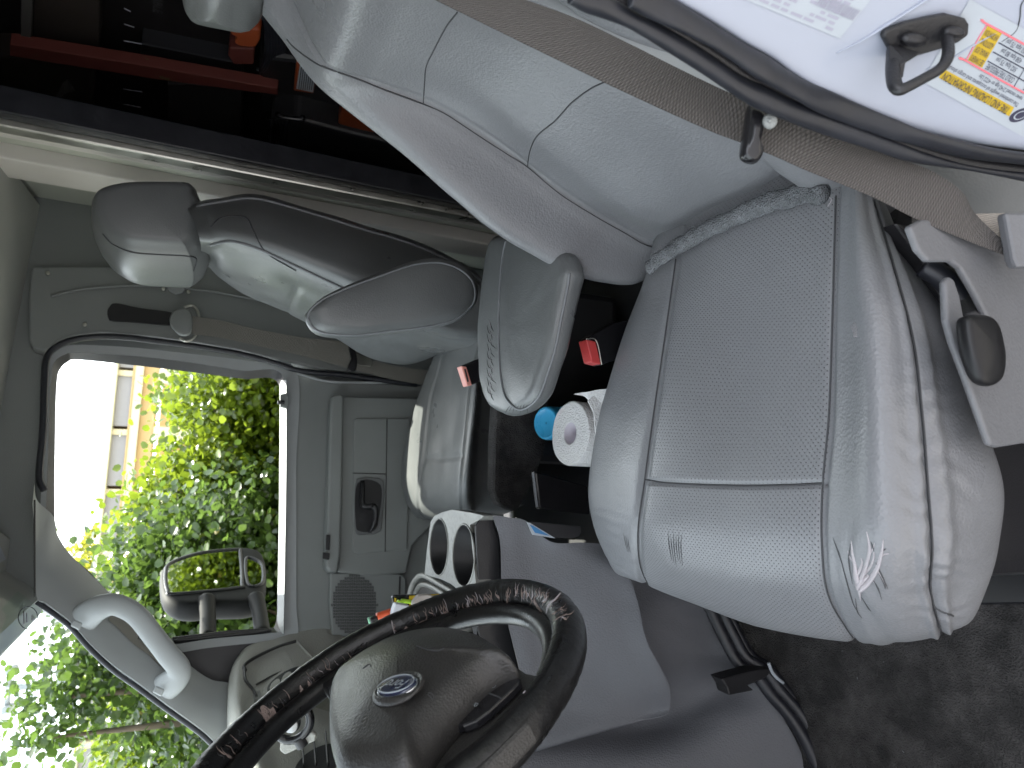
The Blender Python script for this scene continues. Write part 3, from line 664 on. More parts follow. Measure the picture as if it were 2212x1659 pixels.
# folding armrest
ao = [(1103, 505), (1078, 512), (1066, 540), (1058, 600), (1050, 680), (1048, 740), (1050, 800), (1058, 850), (1072, 880), (1095, 894), (1113, 899), (1145, 888), (1171, 862), (1187, 823), (1210, 752), (1226, 680), (1240, 615), (1246, 580), (1225, 540), (1150, 505)]
az = 1.205
aq = [P(x, y, Z=az) for x, y in ao]
armr = pillow('armrest', aq, (0, 0, 1), .042, vins, ds, .003, .018, 90, disp=lambda v: np.stack([0*v[:, 0], 0*v[:, 0], .0015*np.array([noise.noise(Vector(p*30)) for p in v])], 1))
ab = bvh(armr)
aw = [(1093, 520), (1085, 560), (1079, 640), (1078, 720), (1080, 790), (1088, 845), (1103, 872), (1125, 884), (1150, 872), (1168, 848), (1182, 810), (1200, 750), (1214, 680), (1226, 620), (1230, 590)]
drape('piping', aw, .0022, pipem, armr, ab, 90, .0006, 1)
for k in range(26):
    y0 = 690+k*6.2; x0 = 1056+4*math.sin(k*2.1)
    drape('crack', [(x0, y0), (x0+3, y0+9+3*(k % 3)), (x0+4+(k % 4)*3, y0+20)], [.0002, .0008, .0002], seamm if k % 3 else torn, armr, ab, 8)
for k in range(7):
    drape('crack', [(1092+k*8, 892-(k % 2)*4), (1096+k*7, 884-k), (1103+k*6, 876-(k % 3)*2)], [.0002, .0009, .0002], seamm, armr, ab, 6)

# ---- seat side shield, lever, belt buckle of the driver seat
def D_(lst, d): return [P(x, y, D=d) for x, y in lst]
SX = .40
sh = [(1965, 488), (1990, 474), (2060, 462), (2110, 462), (2300, 520), (2300, 952), (2212, 958), (2157, 967), (2140, 962), (2120, 905), (2090, 820), (2060, 740), (2046, 690), (2042, 606), (2052, 596), (2063, 603), (2075, 640), (2085, 690), (2100, 700), (2141, 700), (2108, 634), (2076, 579), (2056, 564), (2007, 564), (1985, 540)]
sy = [P(x, y, Y=.375) for x, y in sh]
shield = prism('side_shield', sy, (0, .007, 0), mat('seat_trim_plastic', (.14, .143, .152), .45, grain=.3, gscale=300, var=.05), ds, .003, 3)
lo = [(2076, 693), (2083, 683), (2100, 680), (2128, 683), (2144, 700), (2154, 735), (2160, 774), (2157, 813), (2146, 830), (2128, 835), (2110, 826), (2096, 798), (2082, 748)]
lev = pillow('recline_lever', [P(x, y, Y=.355) for x, y in lo], (0, -1, .1), .016, mat('lever_plastic', (.008, .008, .009), .38, spec=.35), ds, .004, .007, 60)
tube('lever_shaft', [P(2040, 590, Y=.42), P(2065, 625, Y=.41), P(2085, 660, Y=.40), P(2100, 700, Y=.39)], [.012, .013, .015, .014], blackp, ds, 20, 10)
tube('frame_tube', [P(1995, 575, Y=.42), P(2035, 600, Y=.41), P(2080, 660, Y=.40), P(2100, 720, Y=.40)], .011, rub, ds, 20, 10)
prism('seat_rail', [P(x, y, Y=.43) for x, y in ((1935, 480), (1990, 490), (2060, 560), (2112, 650), (2108, 740), (2060, 690), (2000, 570))], (0, .05, 0), blackp, ds, .003)
bk = thing('driver_belt_buckle', 'black belt buckle with red release button beside the driver seat', 'belt buckle', P(1300, 750, Y=1.0))
bo = [(1268, 731), (1282, 722), (1330, 695), (1370, 688), (1350, 770), (1299, 789), (1284, 765)]
prism('buckle_body', [P(x, y, Y=.965) for x, y in bo], (0, .03, 0), blackg, bk, .004, 3)
prism('release_button', [P(x, y, Y=.962) for x, y in ((1266, 733), (1287, 737), (1299, 787), (1278, 782))], (.0, .026, 0), redb, bk, .002)
tube('button_edge', [P(x, y, Y=.960) for x, y in ((1266, 732), (1288, 736), (1300, 788))], .001, alu, bk, 20, 5)

# ================================================================== driver belt
bt = thing('driver_seat_belt', 'taupe shoulder belt webbing running down past the driver seat', 'seat belt', P(2140, 520, D=.5))
BD = lambda x: float(np.interp(x, [900, 1400, 1674, 1880, 2108, 2200], [.545, .545, .56, .585, .61, .62]))
lowE = [(930, -6, .99), (1080, 68, .92), (1275, 163, .83), (1400, 222, .78), (1536, 283, .74), (1601, 308, .72), (1680, 340, .70), (1750, 371, .68), (1880, 423, .63), (1978, 472, .59), (2060, 508, .56), (2141, 540, .53), (2185, 556, .51)]
upE = [(1115, -8, .99), (1243, 39, .92), (1373, 101, .83), (1460, 145, .78), (1560, 193, .74), (1640, 228, .72), (1720, 264, .70), (1830, 305, .67), (1930, 340, .63), (2004, 365, .60), (2076, 412, .57), (2110, 465, .54), (2192, 542, .51)]
ribbon('webbing', [P(x, y, D=BD(x)) for x, y, d in lowE], [P(x, y, D=BD(x)) for x, y, d in upE], belt, bt, 120, False, (0.0005, .0012, 0))
ribbon('webbing_end', [P(2104, 462, D=.63), P(2140, 500, D=.63), P(2188, 545, D=.625)], [P(2172, 460, D=.63), P(2180, 495, D=.63), P(2196, 536, D=.625)], beltl, bt, 20, False, (0, .001, 0))
pillow('latch_plate', [P(x, y, D=.540) for x, y in ((1612, 240), (1620, 229), (1646, 244), (1645, 285), (1636, 325), (1646, 330), (1640, 346), (1627, 354), (1608, 349), (1599, 335), (1604, 293))], FWD, .016, blackg, bt, .003, .006, 60)
pillow('belt_stop_button', [P(1663+16*math.cos(a), 262+17*math.sin(a), D=.530) for a in np.linspace(0, 2*math.pi, 16, endpoint=False)], FWD, .006, plas, bt, .001, .003, 32)
pillow('button_dimple', [P(1663+5*math.cos(a), 260+5*math.sin(a), D=.526) for a in np.linspace(0, 2*math.pi, 12, endpoint=False)], FWD, .002, plas, bt, .001, .001, 24)
prism('belt_guide', [P(x, y, D=.60) for x, y in ((2170, 458), (2300, 458), (2300, 572), (2196, 578), (2188, 560))], FWD*.012, MATS['seat_trim_plastic'], bt, .003)

# ================================================================== door jamb with seals, labels and striker
lowB = [(1180, -16), (1213, 0), (1308, 36), (1405, 94), (1487, 146), (1552, 189), (1617, 225), (1718, 267), (1815, 303), (1913, 335), (1994, 361), (2108, 376), (2212, 395), (2260, 404)]
grv = [(1290, -16), (1330, 4), (1402, 38), (1484, 81), (1560, 128), (1620, 170), (1674, 196), (1745, 232), (1815, 259), (1900, 292), (1978, 320), (2092, 352), (2212, 369), (2260, 376)]
uppB = [(1440, -14), (1464, 0), (1520, 30), (1568, 59), (1620, 92), (1674, 121), (1718, 154), (1780, 192), (1848, 225), (1912, 251), (1978, 273), (2108, 303), (2212, 317), (2260, 322)]
JN = np.array([-.72, -.69, 0.08]); JP = P(1674, 121, D=.50)
def J(px, py, off=0): return PL(px, py, JP-JN/np.linalg.norm(JN)*off*-1, JN)
sealr = thing('door_seal_strip', 'black rubber weatherstrip curving down the driver door opening', 'weatherstrip', P(1900, 330, D=.55))
def SD(x, y): return float(np.clip((J(x, y)-CAM)@FWD, .40, .80))
def SP(x, y, off): return P(x, y, D=SD(x, y)-off)
def midline(A, B_2, off, k=.5): return [SP((a[0]*(1-k)+b[0]*k), (a[1]*(1-k)+b[1]*k), off) for a, b in zip(A, B_2)]
def widths(A, B_2, off): return [np.linalg.norm(P(*a, D=SD((a[0]+b[0])/2, (a[1]+b[1])/2))-P(*b, D=SD((a[0]+b[0])/2, (a[1]+b[1])/2)))/2*.98*min(1, max(.3, abs((np.array(b)-np.array(a))@np.array([.45, -.9]))/(np.linalg.norm(np.array(b)-np.array(a))+1e-6))) for a, b in zip(A, B_2)]
tube('seal_bulb', midline(lowB, grv, .0), widths(lowB, grv, .0), rub, sealr, 110, 16, .8)
tube('seal_lip', midline(grv, uppB, .004), widths(grv, uppB, .004), rub, sealr, 110, 16, .55)
tube('seal_groove', [SP(*g, -.006) for g in grv], .006, blackp, sealr, 100, 8)
# light inner trim between belt and seal, dark lower return
ribbon('pillar_inner_trim', [P(x, y, D=.635) for x, y in ((960, -60), (1200, 20), (1450, 150), (1650, 250), (1800, 360))], [P(x, y, D=.635) for x, y in ((1240, -60), (1420, 40), (1620, 150), (1800, 250), (1950, 340))], plasl, shell, 40)
prism('lower_pillar_trim', [P(x, y, D=.66) for x, y in ((1830, 300), (2000, 340), (2300, 395), (2300, 600), (2100, 500), (1980, 440))], FWD*.02, vins, shell, .004)
jamb = thing('door_jamb', 'white painted door jamb at the rear of the driver door opening', 'door jamb', J(2000, 150))
GJ = []
for a in range(len(uppB)):
    x, y = uppB[a]; t = a/(len(uppB)-1)
    far = (1500+t*1050, -420+t*160)
    GJ.append([SP(x-8, y+6, -.01), SP(x, y, 0)] + [J(x*(1-s)+far[0]*s, y*(1-s)+far[1]*s, .0) for s in (.12, .25, .5, .75, 1)])
jf = surf('jamb_panel', GJ, white, jamb, 90, 60, lambda S, T, B: .0003*vnoise(B, 7, 1.0))
jb = bvh(jf)
def JW(px, py, lift=.0008):
    h_, n_ = hit(jb, px, py, lift)
    return h_ if h_ is not None else J(px, py, lift)
def jtube(nm, pts, r, m, lift=0.0, n=24): return tube(nm, [JW(x, y, lift) for x, y in pts], r, m, jamb, n, 8, .5)
jtube('pressed_rib', [(1806, 115), (1860, 88), (1920, 50), (1980, 12), (2010, -8)], [.0008, .002, .0025, .0025, .0025], white)
jtube('pressed_rib', [(2000, 150), (2050, 128), (2100, 98), (2160, 66)], [.0008, .002, .002, .0008], white)
jtube('panel_seam', [(2162, 90), (2192, 68), (2202, 40), (2205, 10), (2220, -10)], .0007, seamm, .0004)
def jpoly(nm, pts, m, lift, parent): return link(nm, [JW(x, y, lift) for x, y in pts], [tuple(range(len(pts)))], m, parent, False)
JNn = JN/np.linalg.norm(JN)
# tyre placard
pl_ = thing('tire_placard', 'tire and loading information sticker with yellow bands on the white jamb', 'sticker', J(2120, 180)); pl_s = pl_
def quad(o, u, v, a0, a1, b0, b1): return [(o[0]+u[0]*a+v[0]*b, o[1]+u[1]*a+v[1]*b) for a, b in ((a0, b0), (a1, b0), (a1, b1), (a0, b1))]
O_ = (2177, 246); U_ = (-146, -80); Vv = (55, -95)      # reading direction and page-down direction, per unit
jpoly('placard_base', quad(O_, U_, Vv, -.75, 1.18, -.25, 1.62), sticker, .0006, pl_)
jpoly('yellow_band', quad(O_, U_, Vv, -.02, 1.02, -.03, .17), yellow, .0009, pl_)
def jt(s, a, b, m, h, nm='printed_line'):
    return text(nm, s, JW(*a, .0012), JW(*b, .0012), JNn, m, pl_, size=h*.83, lift=.0002)
def uv(a, b): return (O_[0]+U_[0]*a+Vv[0]*b, O_[1]+U_[1]*a+Vv[1]*b)
jt('TIRE AND LOADING INFORMATION', uv(.02, .13), uv(.98, .13), ink, .010)
jt('The combined weight of occupants and cargo should', uv(-.05, .29), uv(1.0, .29), ink, .0055)
jt('never exceed 2142 kgs or 4722 Lbs', uv(-.05, .43), uv(.58, .43), ink, .0055)
# red framed table
x0, x1, y0, y1 = -.75, .83, .52, 1.35
fr_ = [uv(x0, y0), uv(x1-.04, y0), uv(x1, y0+.05), uv(x1, y1-.05), uv(x1-.04, y1), uv(x0, y1)]
tube('red_frame', [JW(*q, .001) for q in fr_], .0008, redl, pl_, 80, 5, .4)
jpoly('yellow_block', quad(O_, U_, Vv, .60, .81, y0+.03, y1-.02), yellow, .0009, pl_)
for i, s in enumerate(("SEE OWNER'S", 'MANUAL FOR', 'ADDITIONAL', 'INFORMATION')): jt(s, uv(.615, y0+.17+i*.19), uv(.795, y0+.17+i*.19), ink, .007)
for i in range(4):
    yy = y0+.2+i*.21
    if i < 3: tube('rule', [JW(*uv(a, yy), .001) for a in (-.75, -.1, .58)], .0004, ink, pl_, 8, 4, .4)
tube('rule', [JW(*uv(.12, b), .001) for b in (y0, .9, y1)], .0004, ink, pl_, 8, 4, .4)
jt('COLD TIRE PRESSURE', uv(.16, y0+.16), uv(.56, y0+.16), ink, .007)
jt('502 kpa 75 psi', uv(.2, y0+.36), uv(.5, y0+.36), ink, .006)
jt('438 kpa 80 psi', uv(.2, y0+.56), uv(.5, y0+.56), ink, .006)
jt('502 kpa 75 psi', uv(.2, y0+.77), uv(.5, y0+.77), ink, .006)
jt('SIZE', uv(-.18, y0+.16), uv(0, y0+.16), ink, .007)
jt('75R17E', uv(-.3, y0+.36), uv(.0, y0+.36), ink, .006)
for rr, m_ in ((24, ink), (15, sticker), (12, ink)):
    ring = [(2202+rr*math.cos(a)*1.0, 248+rr*.55*math.sin(a)-rr*.35*math.cos(a)) for a in np.linspace(0, 2*math.pi, 20, endpoint=False)]
    link('tire_symbol', [JW(*q, .0008+.0002*(24-rr)/4) for q in ring], [tuple(range(20))], m_, pl_, False)
for k in range(5): jpoly('printed_dot', [(1992+k*12-1.5, 94-k*6), (1992+k*12+1, 92-k*6), (1992+k*12+2, 94-k*6), (1992+k*12, 96-k*6)], inkg, .0009, jamb) if False else None
# certification label: illegible dark lines and a bar code
ce = thing('certification_label', 'white printed label with a bar code at the top of the jamb', 'sticker', J(1720, 20))
O_ = (1798, 72); U_ = (-150, -62); Vv = (52, -66)
jpoly('label_base', quad(O_, U_, Vv, -.12, 1.6, -.05, 2.2), sticker, .0006, ce)
random.seed(3)
for r in range(9):
    a = .02+random.random()*.05
    while a < 1.35:
        w = random.uniform(.04, .16)
        if not (r in (1, 2, 3) and .45 < a < .62) and not (r >= 3 and -.2 < a < .12 and r < 5 and False) and random.random() > .12:
            jpoly('printed_words', quad(O_, U_, Vv, a, a+w, .05+r*.16, .05+r*.16+.085), inkg, .0009, ce)
        a += w+random.uniform(.02, .05)
a = -.10
while a < .42:
    w = random.choice((.006, .012, .018)); jpoly('bar_code_bar', quad((1826, 36), (-150, -62), Vv, a, a+w, -.02, .30), inkg, .0012, ce); a += w+random.choice((.006, .01))
# striker
st = thing('door_striker', 'black steel door striker loop bolted to the white jamb', 'striker', J(1960, 130))
sp_ = [(1897, 75), (1903, 62), (1945, 45), (2000, 32), (2035, 26), (2075, 36), (2083, 48), (2082, 72), (2060, 88), (2030, 100), (1975, 116), (1935, 112), (1915, 108)]
jn_ = JNn if JNn@(CAM-J(1960, 100)) > 0 else -JNn
o_ = prism('base_plate', [J(x, y, .001) for x, y in sp_], jn_*.006, blackp, st, .002, 3)
for c_, r in (((1955, 78), 26), ((2040, 62), 22)):
    pillow('bolt_head', [J(c_[0]+r*math.cos(a), c_[1]+r*.62*math.sin(a), 0)+jn_*.010 for a in np.linspace(0, 2*math.pi, 6 if r > 30 else 14, endpoint=False)], jn_, .008, blackp, st, .002, .003, 30)
lp = [(1933, 100, .010), (1929, 150, .03), (1932, 180, .04), (1942, 193, .045), (1960, 188, .047), (2000, 167, .047), (2030, 149, .046), (2046, 126, .04), (2048, 98, .028), (2040, 52, .010)]
DJ = float((J(1980, 120)-CAM)@FWD)
def SK(x, y, h): return P(x, y, D=DJ-h*.75)
tube('striker_loop', [SK(x, y, h) for x, y, h in lp], [.0056, .0052, .005, .0044, .0038, .0036, .0038, .0042, .0042, .0044], blackp, st, 90, 14)
prism('striker_web', [SK(x, y, h) for x, y, h in ((1915, 100, .020), (1916, 165, .030), (1945, 172, .030), (1950, 140, .030), (1985, 118, .020))], -FWD*.004, blackp, st, .001)

# ================================================================== passenger seat
ps = thing('captain_chair', 'grey vinyl passenger seat with raised armrest on the far side of the cab', 'seat', (.2, 1.75, .75))
Rp = [
 [(952, 738, 1.09), (960, 746, 1.11), (1000, 742, 1.11), (1035, 735, 1.11), (1043, 735, 1.09), (1052, 738, 1.02)],
 [(905, 860, 1.10), (930, 865, 1.125), (975, 862, 1.12), (1012, 853, 1.12), (1030, 858, 1.11), (1043, 862, 1.06)],
 [(873, 975, 1.11), (916, 985, 1.13), (958, 985, 1.125), (1001, 980, 1.125), (1018, 985, 1.11), (1030, 990, 1.06)],
 [(871, 1045, 1.11), (905, 1055, 1.125), (952, 1055, 1.12), (996, 1055, 1.12), (1015, 1058, 1.10), (1028, 1062, 1.05)],
 [(884, 1093, 1.09), (905, 1100, 1.10), (952, 1102, 1.09), (998, 1100, 1.09), (1016, 1100, 1.075), (1030, 1102, 1.03)],
 [(915, 1119, 1.03), (930, 1122, 1.03), (960, 1124, 1.02), (1000, 1120, 1.02), (1020, 1118, 1.01), (1034, 1114, .99)],
]
G = []
for r in Rp:
    g = [P(x, y, Z=z) for x, y, z in r]; g = [g[0]+V(0, .02, -.12)]+g+[V(g[-1][0], g[-1][1]+.005, .93)]
    G.append(g)
G = [[p+V(.12, 0, 0) for p in G[0]]]+G+[[p+V(.03, 0, -.08) for p in G[-1]]]
def pdisp(S, T, B):
    d = -.006*np.exp(-((T-2)/.05)**2)-.006*np.exp(-((T-4)/.05)**2)-.003*np.exp(-((T-6)/.06)**2)
    d -= .006*np.exp(-((S-3.05)/.035)**2)*((T > 2) & (T < 4))
    return d+.003*vnoise(B, 12, 7.0)+.0015*np.sin(B[..., 0]*160+4*vnoise(B, 8))*np.exp(-((T-5.5)/.7)**2)
surf('seat_cushion', G, vins, ps, 110, 110, pdisp)
sk = [(1075, 862), (1190, 850), (1194, 900), (1176, 985), (1150, 1050), (1118, 1108), (1080, 1092), (1068, 1060), (1070, 950)]
prism('seat_base_skirt', [P(x, y, Y=1.40) for x, y in sk], (0, .05, 0), carpet, ps, .01, 2)
box('seat_base', (.22, 1.72, .85), (.44, .5, .24), blackp, ps, .02)
# backrest
Rb = [
 [(405, 452, 1.60), (418, 475, 1.56), (432, 520, 1.55), (434, 548, 1.72), (428, 566, 1.93)],
 [(436, 436, 1.60), (446, 470, 1.55), (458, 522, 1.54), (456, 552, 1.72), (449, 574, 1.93)],
 [(475, 431, 1.59), (482, 480, 1.52), (488, 524, 1.53), (482, 575, 1.72), (474, 597, 1.95)],
 [(550, 423, 1.58), (556, 490, 1.50), (560, 545, 1.51), (545, 605, 1.72), (530, 634, 1.97)],
 [(650, 448, 1.57), (655, 520, 1.48), (655, 588, 1.50), (632, 648, 1.72), (618, 674, 1.98)],
 [(780, 488, 1.56), (775, 560, 1.47), (765, 636, 1.49), (735, 700, 1.72), (716, 725, 1.98)],
 [(900, 525, 1.55), (890, 600, 1.47), (870, 690, 1.49), (840, 745, 1.72), (800, 774, 1.97)],
 [(1000, 572, 1.55), (995, 640, 1.47), (965, 720, 1.49), (915, 765, 1.72), (880, 784, 1.95)],
 [(1050, 610, 1.56), (1050, 680, 1.49), (1030, 740, 1.50), (975, 760, 1.72), (945, 752, 1.93)],
]
G = []
for r in Rb:
    g = [P(x, y, Y=d) for x, y, d in r]
    G.append([g[0]+V(.02, .25, .02), g[0]+V(.01, .06, .0)]+g+[g[-1]+V(.10, .02, .02)])
def pbd(S, T, B):
    d = -.004*np.exp(-((T-4.5)/.12)**2)*np.clip((S-3.6)*3, 0, 1)-.003*np.exp(-((S-4)/.06)**2)*((T > 4.5) & (T < 6))
    return d+.003*vnoise(B, 9, 4.0)
pback = surf('backrest', G, vins, ps, 120, 90, pbd); pbb = bvh(pback)
drape('piping', [(456, 528), (500, 521), (560, 538), (640, 575), (740, 622)], .004, pipem, pback, pbb, 60, .001, .9)
drape('seam', [(455, 490), (480, 470), (530, 470), (548, 500), (575, 545), (640, 585)], .0022, seamm, pback, pbb, 40)
drape('rear_piping', [(426, 446), (480, 437), (550, 430), (650, 455), (780, 495), (900, 532), (1000, 580), (1040, 608)], .004, pipem, pback, pbb, 60, .001, .9)
ho = [(424, 440), (358, 438), (286, 440), (234, 450), (208, 465), (202, 490), (206, 520), (222, 546), (247, 566), (280, 580), (325, 586), (407, 590), (422, 587), (446, 568), (457, 532), (452, 490), (436, 460)]
hr_ = pillow('headrest', [P(x, y, Y=1.72) for x, y in ho], (.2, -1, .05), .24, vins, ps, .004, .026, 90)
hb_ = bvh(hr_)
drape('seam', [(222, 505), (245, 528), (290, 545), (350, 550), (405, 553), (424, 560), (418, 585)], .0022, seamm, hr_, hb_, 50)
drape('seam', [(426, 446), (434, 480), (450, 528)], .002, seamm, hr_, hb_, 20)
pa = [(659, 690), (664, 673), (693, 647), (748, 620), (817, 594), (879, 571), (924, 562), (960, 563), (996, 576), (1022, 599), (1032, 628), (1028, 654), (1009, 677), (979, 696), (914, 711), (833, 721), (768, 729), (703, 726), (672, 714)]
par = pillow('armrest', [P(x, y, Y=1.34) for x, y in pa], (.12, -1, .1), .07, vins, ps, .006, .03, 90)
pab = bvh(par)
ctr = (850, 645)
drape('piping', [(ctr[0]+(x-ctr[0])*.965, ctr[1]+(y-ctr[1])*.93) for x, y in pa+pa[:1]], .0025, pipem, par, pab, 120, .0005, .9)
pillow('armrest_hub', [P(x, y, Y=1.44) for x, y in ((905, 640), (960, 600), (1030, 610), (1060, 660), (1050, 722), (1000, 732), (945, 722), (905, 700))], (0, -1, 0), .06, vins, ps, .0, .02, 50)
b2 = thing('passenger_belt_buckle', 'black belt buckle with faded red button standing by the passenger seat', 'belt buckle', P(1040, 800, Y=1.36))
prism('buckle_body', [P(x, y, Y=1.36) for x, y in ((997, 790), (1040, 772), (1085, 760), (1090, 800), (1045, 822), (1012, 834))], (0, .03, 0), blackg, b2, .004, 3)
prism('release_button', [P(x, y, Y=1.355) for x, y in ((996, 790), (1008, 792), (1020, 832), (1010, 834))], (0, .028, 0), pinkb, b2, .002)
prism('tongue_slot', [P(x, y, Y=1.353) for x, y in ((1003, 797), (1006, 797), (1013, 824), (1010, 825))], (0, .002, 0), blackp, b2, 0)
pb = thing('passenger_seat_belt', 'grey belt hanging through a ring on the far side wall with its buckle tongue', 'seat belt', WP(400, 695, .08))
l1 = [(415, 682), (480, 693), (560, 712), (650, 728), (760, 742), (800, 775), (850, 790), (925, 800)]
l2 = [(415, 722), (480, 730), (560, 748), (650, 768), (757, 796), (800, 808), (850, 820), (915, 832)]
ribbon('webbing', [WP(x, y, .09+.0*i) for i, (x, y) in enumerate(l1)], [WP(x, y, .095) for x, y in l2], beltg, pb, 60, False, (0, .001, .0005))
pillow('ring_cover', WR([(366, 690), (372, 676), (385, 668), (405, 668), (414, 678), (416, 700), (412, 720), (400, 726), (385, 722), (370, 706)], .10), WN, .016, plas, pb, .002, .006, 40)
tube('guide_ring', WR([(398, 664), (414, 660), (426, 670), (430, 690), (428, 712), (418, 730), (402, 737), (388, 730)], .085), .004, alu, pb, 50, 8)
pillow('tongue_grip', WR([(752, 745), (762, 748), (770, 770), (770, 795), (762, 804), (750, 800), (754, 785), (760, 770)], .11), WN, .010, blackp, pb, .001, .004, 40)
prism('metal_tongue', WR([(770, 764), (800, 775), (806, 782), (800, 792), (772, 788)], .11), WN*-.002, alu, pb, .0005)

# ================================================================== floor, carpet, engine cover
fl_ = thing('floor_carpet', 'worn black floor carpet and mat in front of the driver seat', 'carpet', (-.4, .7, .72))
G = [[V(x, y, .715+.006*noise.noise(Vector((x*6, y*6, 0)))+(.03 if x < -.75 else 0)) for y in np.linspace(.30, 1.3, 8)] for x in np.linspace(-1.2, .5, 12)]
def fd(S, T, B): return .004*vnoise(B, 5)+.0015*vnoise(B, 60)
surf('carpet', G, carpet, fl_, 120, 100, fd)
G = [[V(x, y, .70) for y in (1.3, 1.8, 2.3)] for x in (-1.2, -.3, .7)]
surf('far_floor_mat', G, carpet, fl_, 12, 12)
prism('sill_plate', [P(x, y, Z=.745) for x, y in ((2150, 962), (2300, 940), (2300, 1304), (2040, 1308))], (0, 0, -.03), blackg, fl_, .003)
ec = thing('engine_cover', 'grey moulded engine cover between the seats with storage tray above', 'engine cover', (-.35, 1.1, .75))
# main face: rows top -> bottom, columns rear -> front
E1 = [
 [(1063, 1112, 1.14), (1100, 1118, 1.13), (1137, 1126, 1.12), (1190, 1170, 1.10), (1262, 1172, 1.08), (1330, 1178, 1.06), (1400, 1200, 1.04)],
 [(1080, 1171, 1.14), (1110, 1180, 1.13), (1150, 1190, 1.12), (1200, 1200, 1.10), (1265, 1215, 1.07), (1320, 1225, 1.04), (1366, 1240, 1.02)],
 [(1084, 1268, 1.13), (1120, 1275, 1.12), (1160, 1280, 1.11), (1210, 1285, 1.09), (1270, 1295, 1.06), (1335, 1305, 1.03), (1380, 1310, 1.005)],
 [(1099, 1356, 1.12), (1130, 1360, 1.11), (1170, 1365, 1.10), (1225, 1372, 1.08), (1290, 1380, 1.05), (1350, 1385, 1.02), (1398, 1385, .99)],
 [(1122, 1446, 1.11), (1150, 1450, 1.10), (1190, 1458, 1.09), (1240, 1462, 1.07), (1310, 1468, 1.04), (1385, 1475, 1.0), (1443, 1472, .97)],
 [(1130, 1520, 1.10), (1160, 1525, 1.09), (1200, 1530, 1.08), (1250, 1532, 1.06), (1320, 1535, 1.03), (1400, 1534, 1.0), (1448, 1523, .975)],
 [(1110, 1640, 1.10), (1130, 1635, 1.09), (1160, 1625, 1.08), (1220, 1607, 1.06), (1289, 1586, 1.04), (1376, 1558, 1.01), (1430, 1543, .985)],
]
G = [[P(x, y, Y=d) for x, y, d in r] for r in E1]
G = [r+[r[-1]+V(-.01, .07, .03)] for r in G]; G = G+[[p+V(0, .08, 0) for p in G[-1]]]
surf('cover_face', G, cover, ec, 90, 90, lambda S, T, B: .002*vnoise(B, 7))
E2 = [
 [(1330, 1140, 1.12), (1420, 1160, 1.1), (1530, 1180, 1.07), (1600, 1200, 1.05)],
 [(1330, 1250, 1.12), (1400, 1262, 1.09), (1470, 1275, 1.05), (1520, 1290, 1.02)],
 [(1350, 1340, 1.1), (1410, 1340, 1.07), (1480, 1345, 1.04), (1542, 1350, 1.0)],
 [(1380, 1420, 1.08), (1450, 1422, 1.05), (1520, 1420, 1.01), (1578, 1415, .97)],
 [(1330, 1490, 1.12), (1480, 1500, 1.04), (1570, 1485, .99), (1643, 1478, .94)],
 [(1150, 1560, 1.13), (1400, 1570, 1.06), (1560, 1555, .97), (1690, 1548, .91)],
 [(1020, 1620, 1.13), (1300, 1640, 1.05), (1540, 1640, .96), (1728, 1620, .89)],
 [(900, 1740, 1.13), (1300, 1740, 1.03), (1560, 1740, .94), (1760, 1720, .87)],
]
G = [[P(x, y, Y=d+.02) for x, y, d in r] for r in E2]
surf('cover_skirt', G, cover, ec, 80, 50, lambda S, T, B: .003*vnoise(B, 5, 3.0))
gk = [(1505, 1260), (1530, 1321), (1560, 1384), (1590, 1436), (1628, 1462), (1660, 1504), (1700, 1550), (1735, 1605), (1765, 1670), (1790, 1740)]
def gq(w): return [P(x+w*.9, y-w*.55, Y=1.03-.17*i/9-.0*w) for i, (x, y) in enumerate(gk)]
tube('cover_gasket', gq(6), .011, rub, ec, 100, 10)
tube('cover_gasket', gq(22), .016, rub, ec, 100, 10, .7)
tube('cover_gasket', gq(36), .009, rub, ec, 100, 10)
prism('hold_down_clamp', [P(x, y, Y=.93) for x, y in ((1558, 1467), (1600, 1455), (1638, 1446), (1672, 1445), (1655, 1465), (1617, 1481), (1630, 1492), (1575, 1503), (1570, 1485))], (0, .03, 0), blackp, ec, .003)
tube('clamp_wire', [P(x, y, Y=.93) for x, y in ((1660, 1432), (1668, 1452), (1682, 1468), (1692, 1475))], .003, sticker, ec, 20, 8)
# pocket with a card
pk = [(1138, 1130), (1150, 1127), (1254, 1137), (1256, 1150), (1250, 1159), (1235, 1163), (1180, 1160), (1152, 1153), (1142, 1142)]
prism('pocket_opening', [P(x, y, Y=1.085) for x, y in pk], (0, .004, 0), blackp, ec, .001)
cd_ = thing('printed_card', 'blue and white printed card tucked in the pocket of the engine cover', 'card', P(1165, 1148, Y=1.08))
prism('card_sheet', [P(x, y, Y=1.078) for x, y in ((1138, 1128), (1146, 1130), (1200, 1163), (1150, 1155))], (0, .001, 0), sticker, cd_)
prism('card_picture', [P(x, y, Y=1.0765) for x, y in ((1145, 1134), (1152, 1136), (1188, 1158), (1156, 1151))], (0, .001, 0), cardb, cd_)
# dark gap parts between seats
box('gap_tray', (.05, 1.17, .80), (.5, .2, .12), blackp, ec, .01)
prism('gap_pocket', [P(x, y, Y=1.30) for x, y in ((1155, 1018), (1270, 1050), (1275, 1112), (1165, 1100))], (0, .02, 0), blackg, ec, .004)
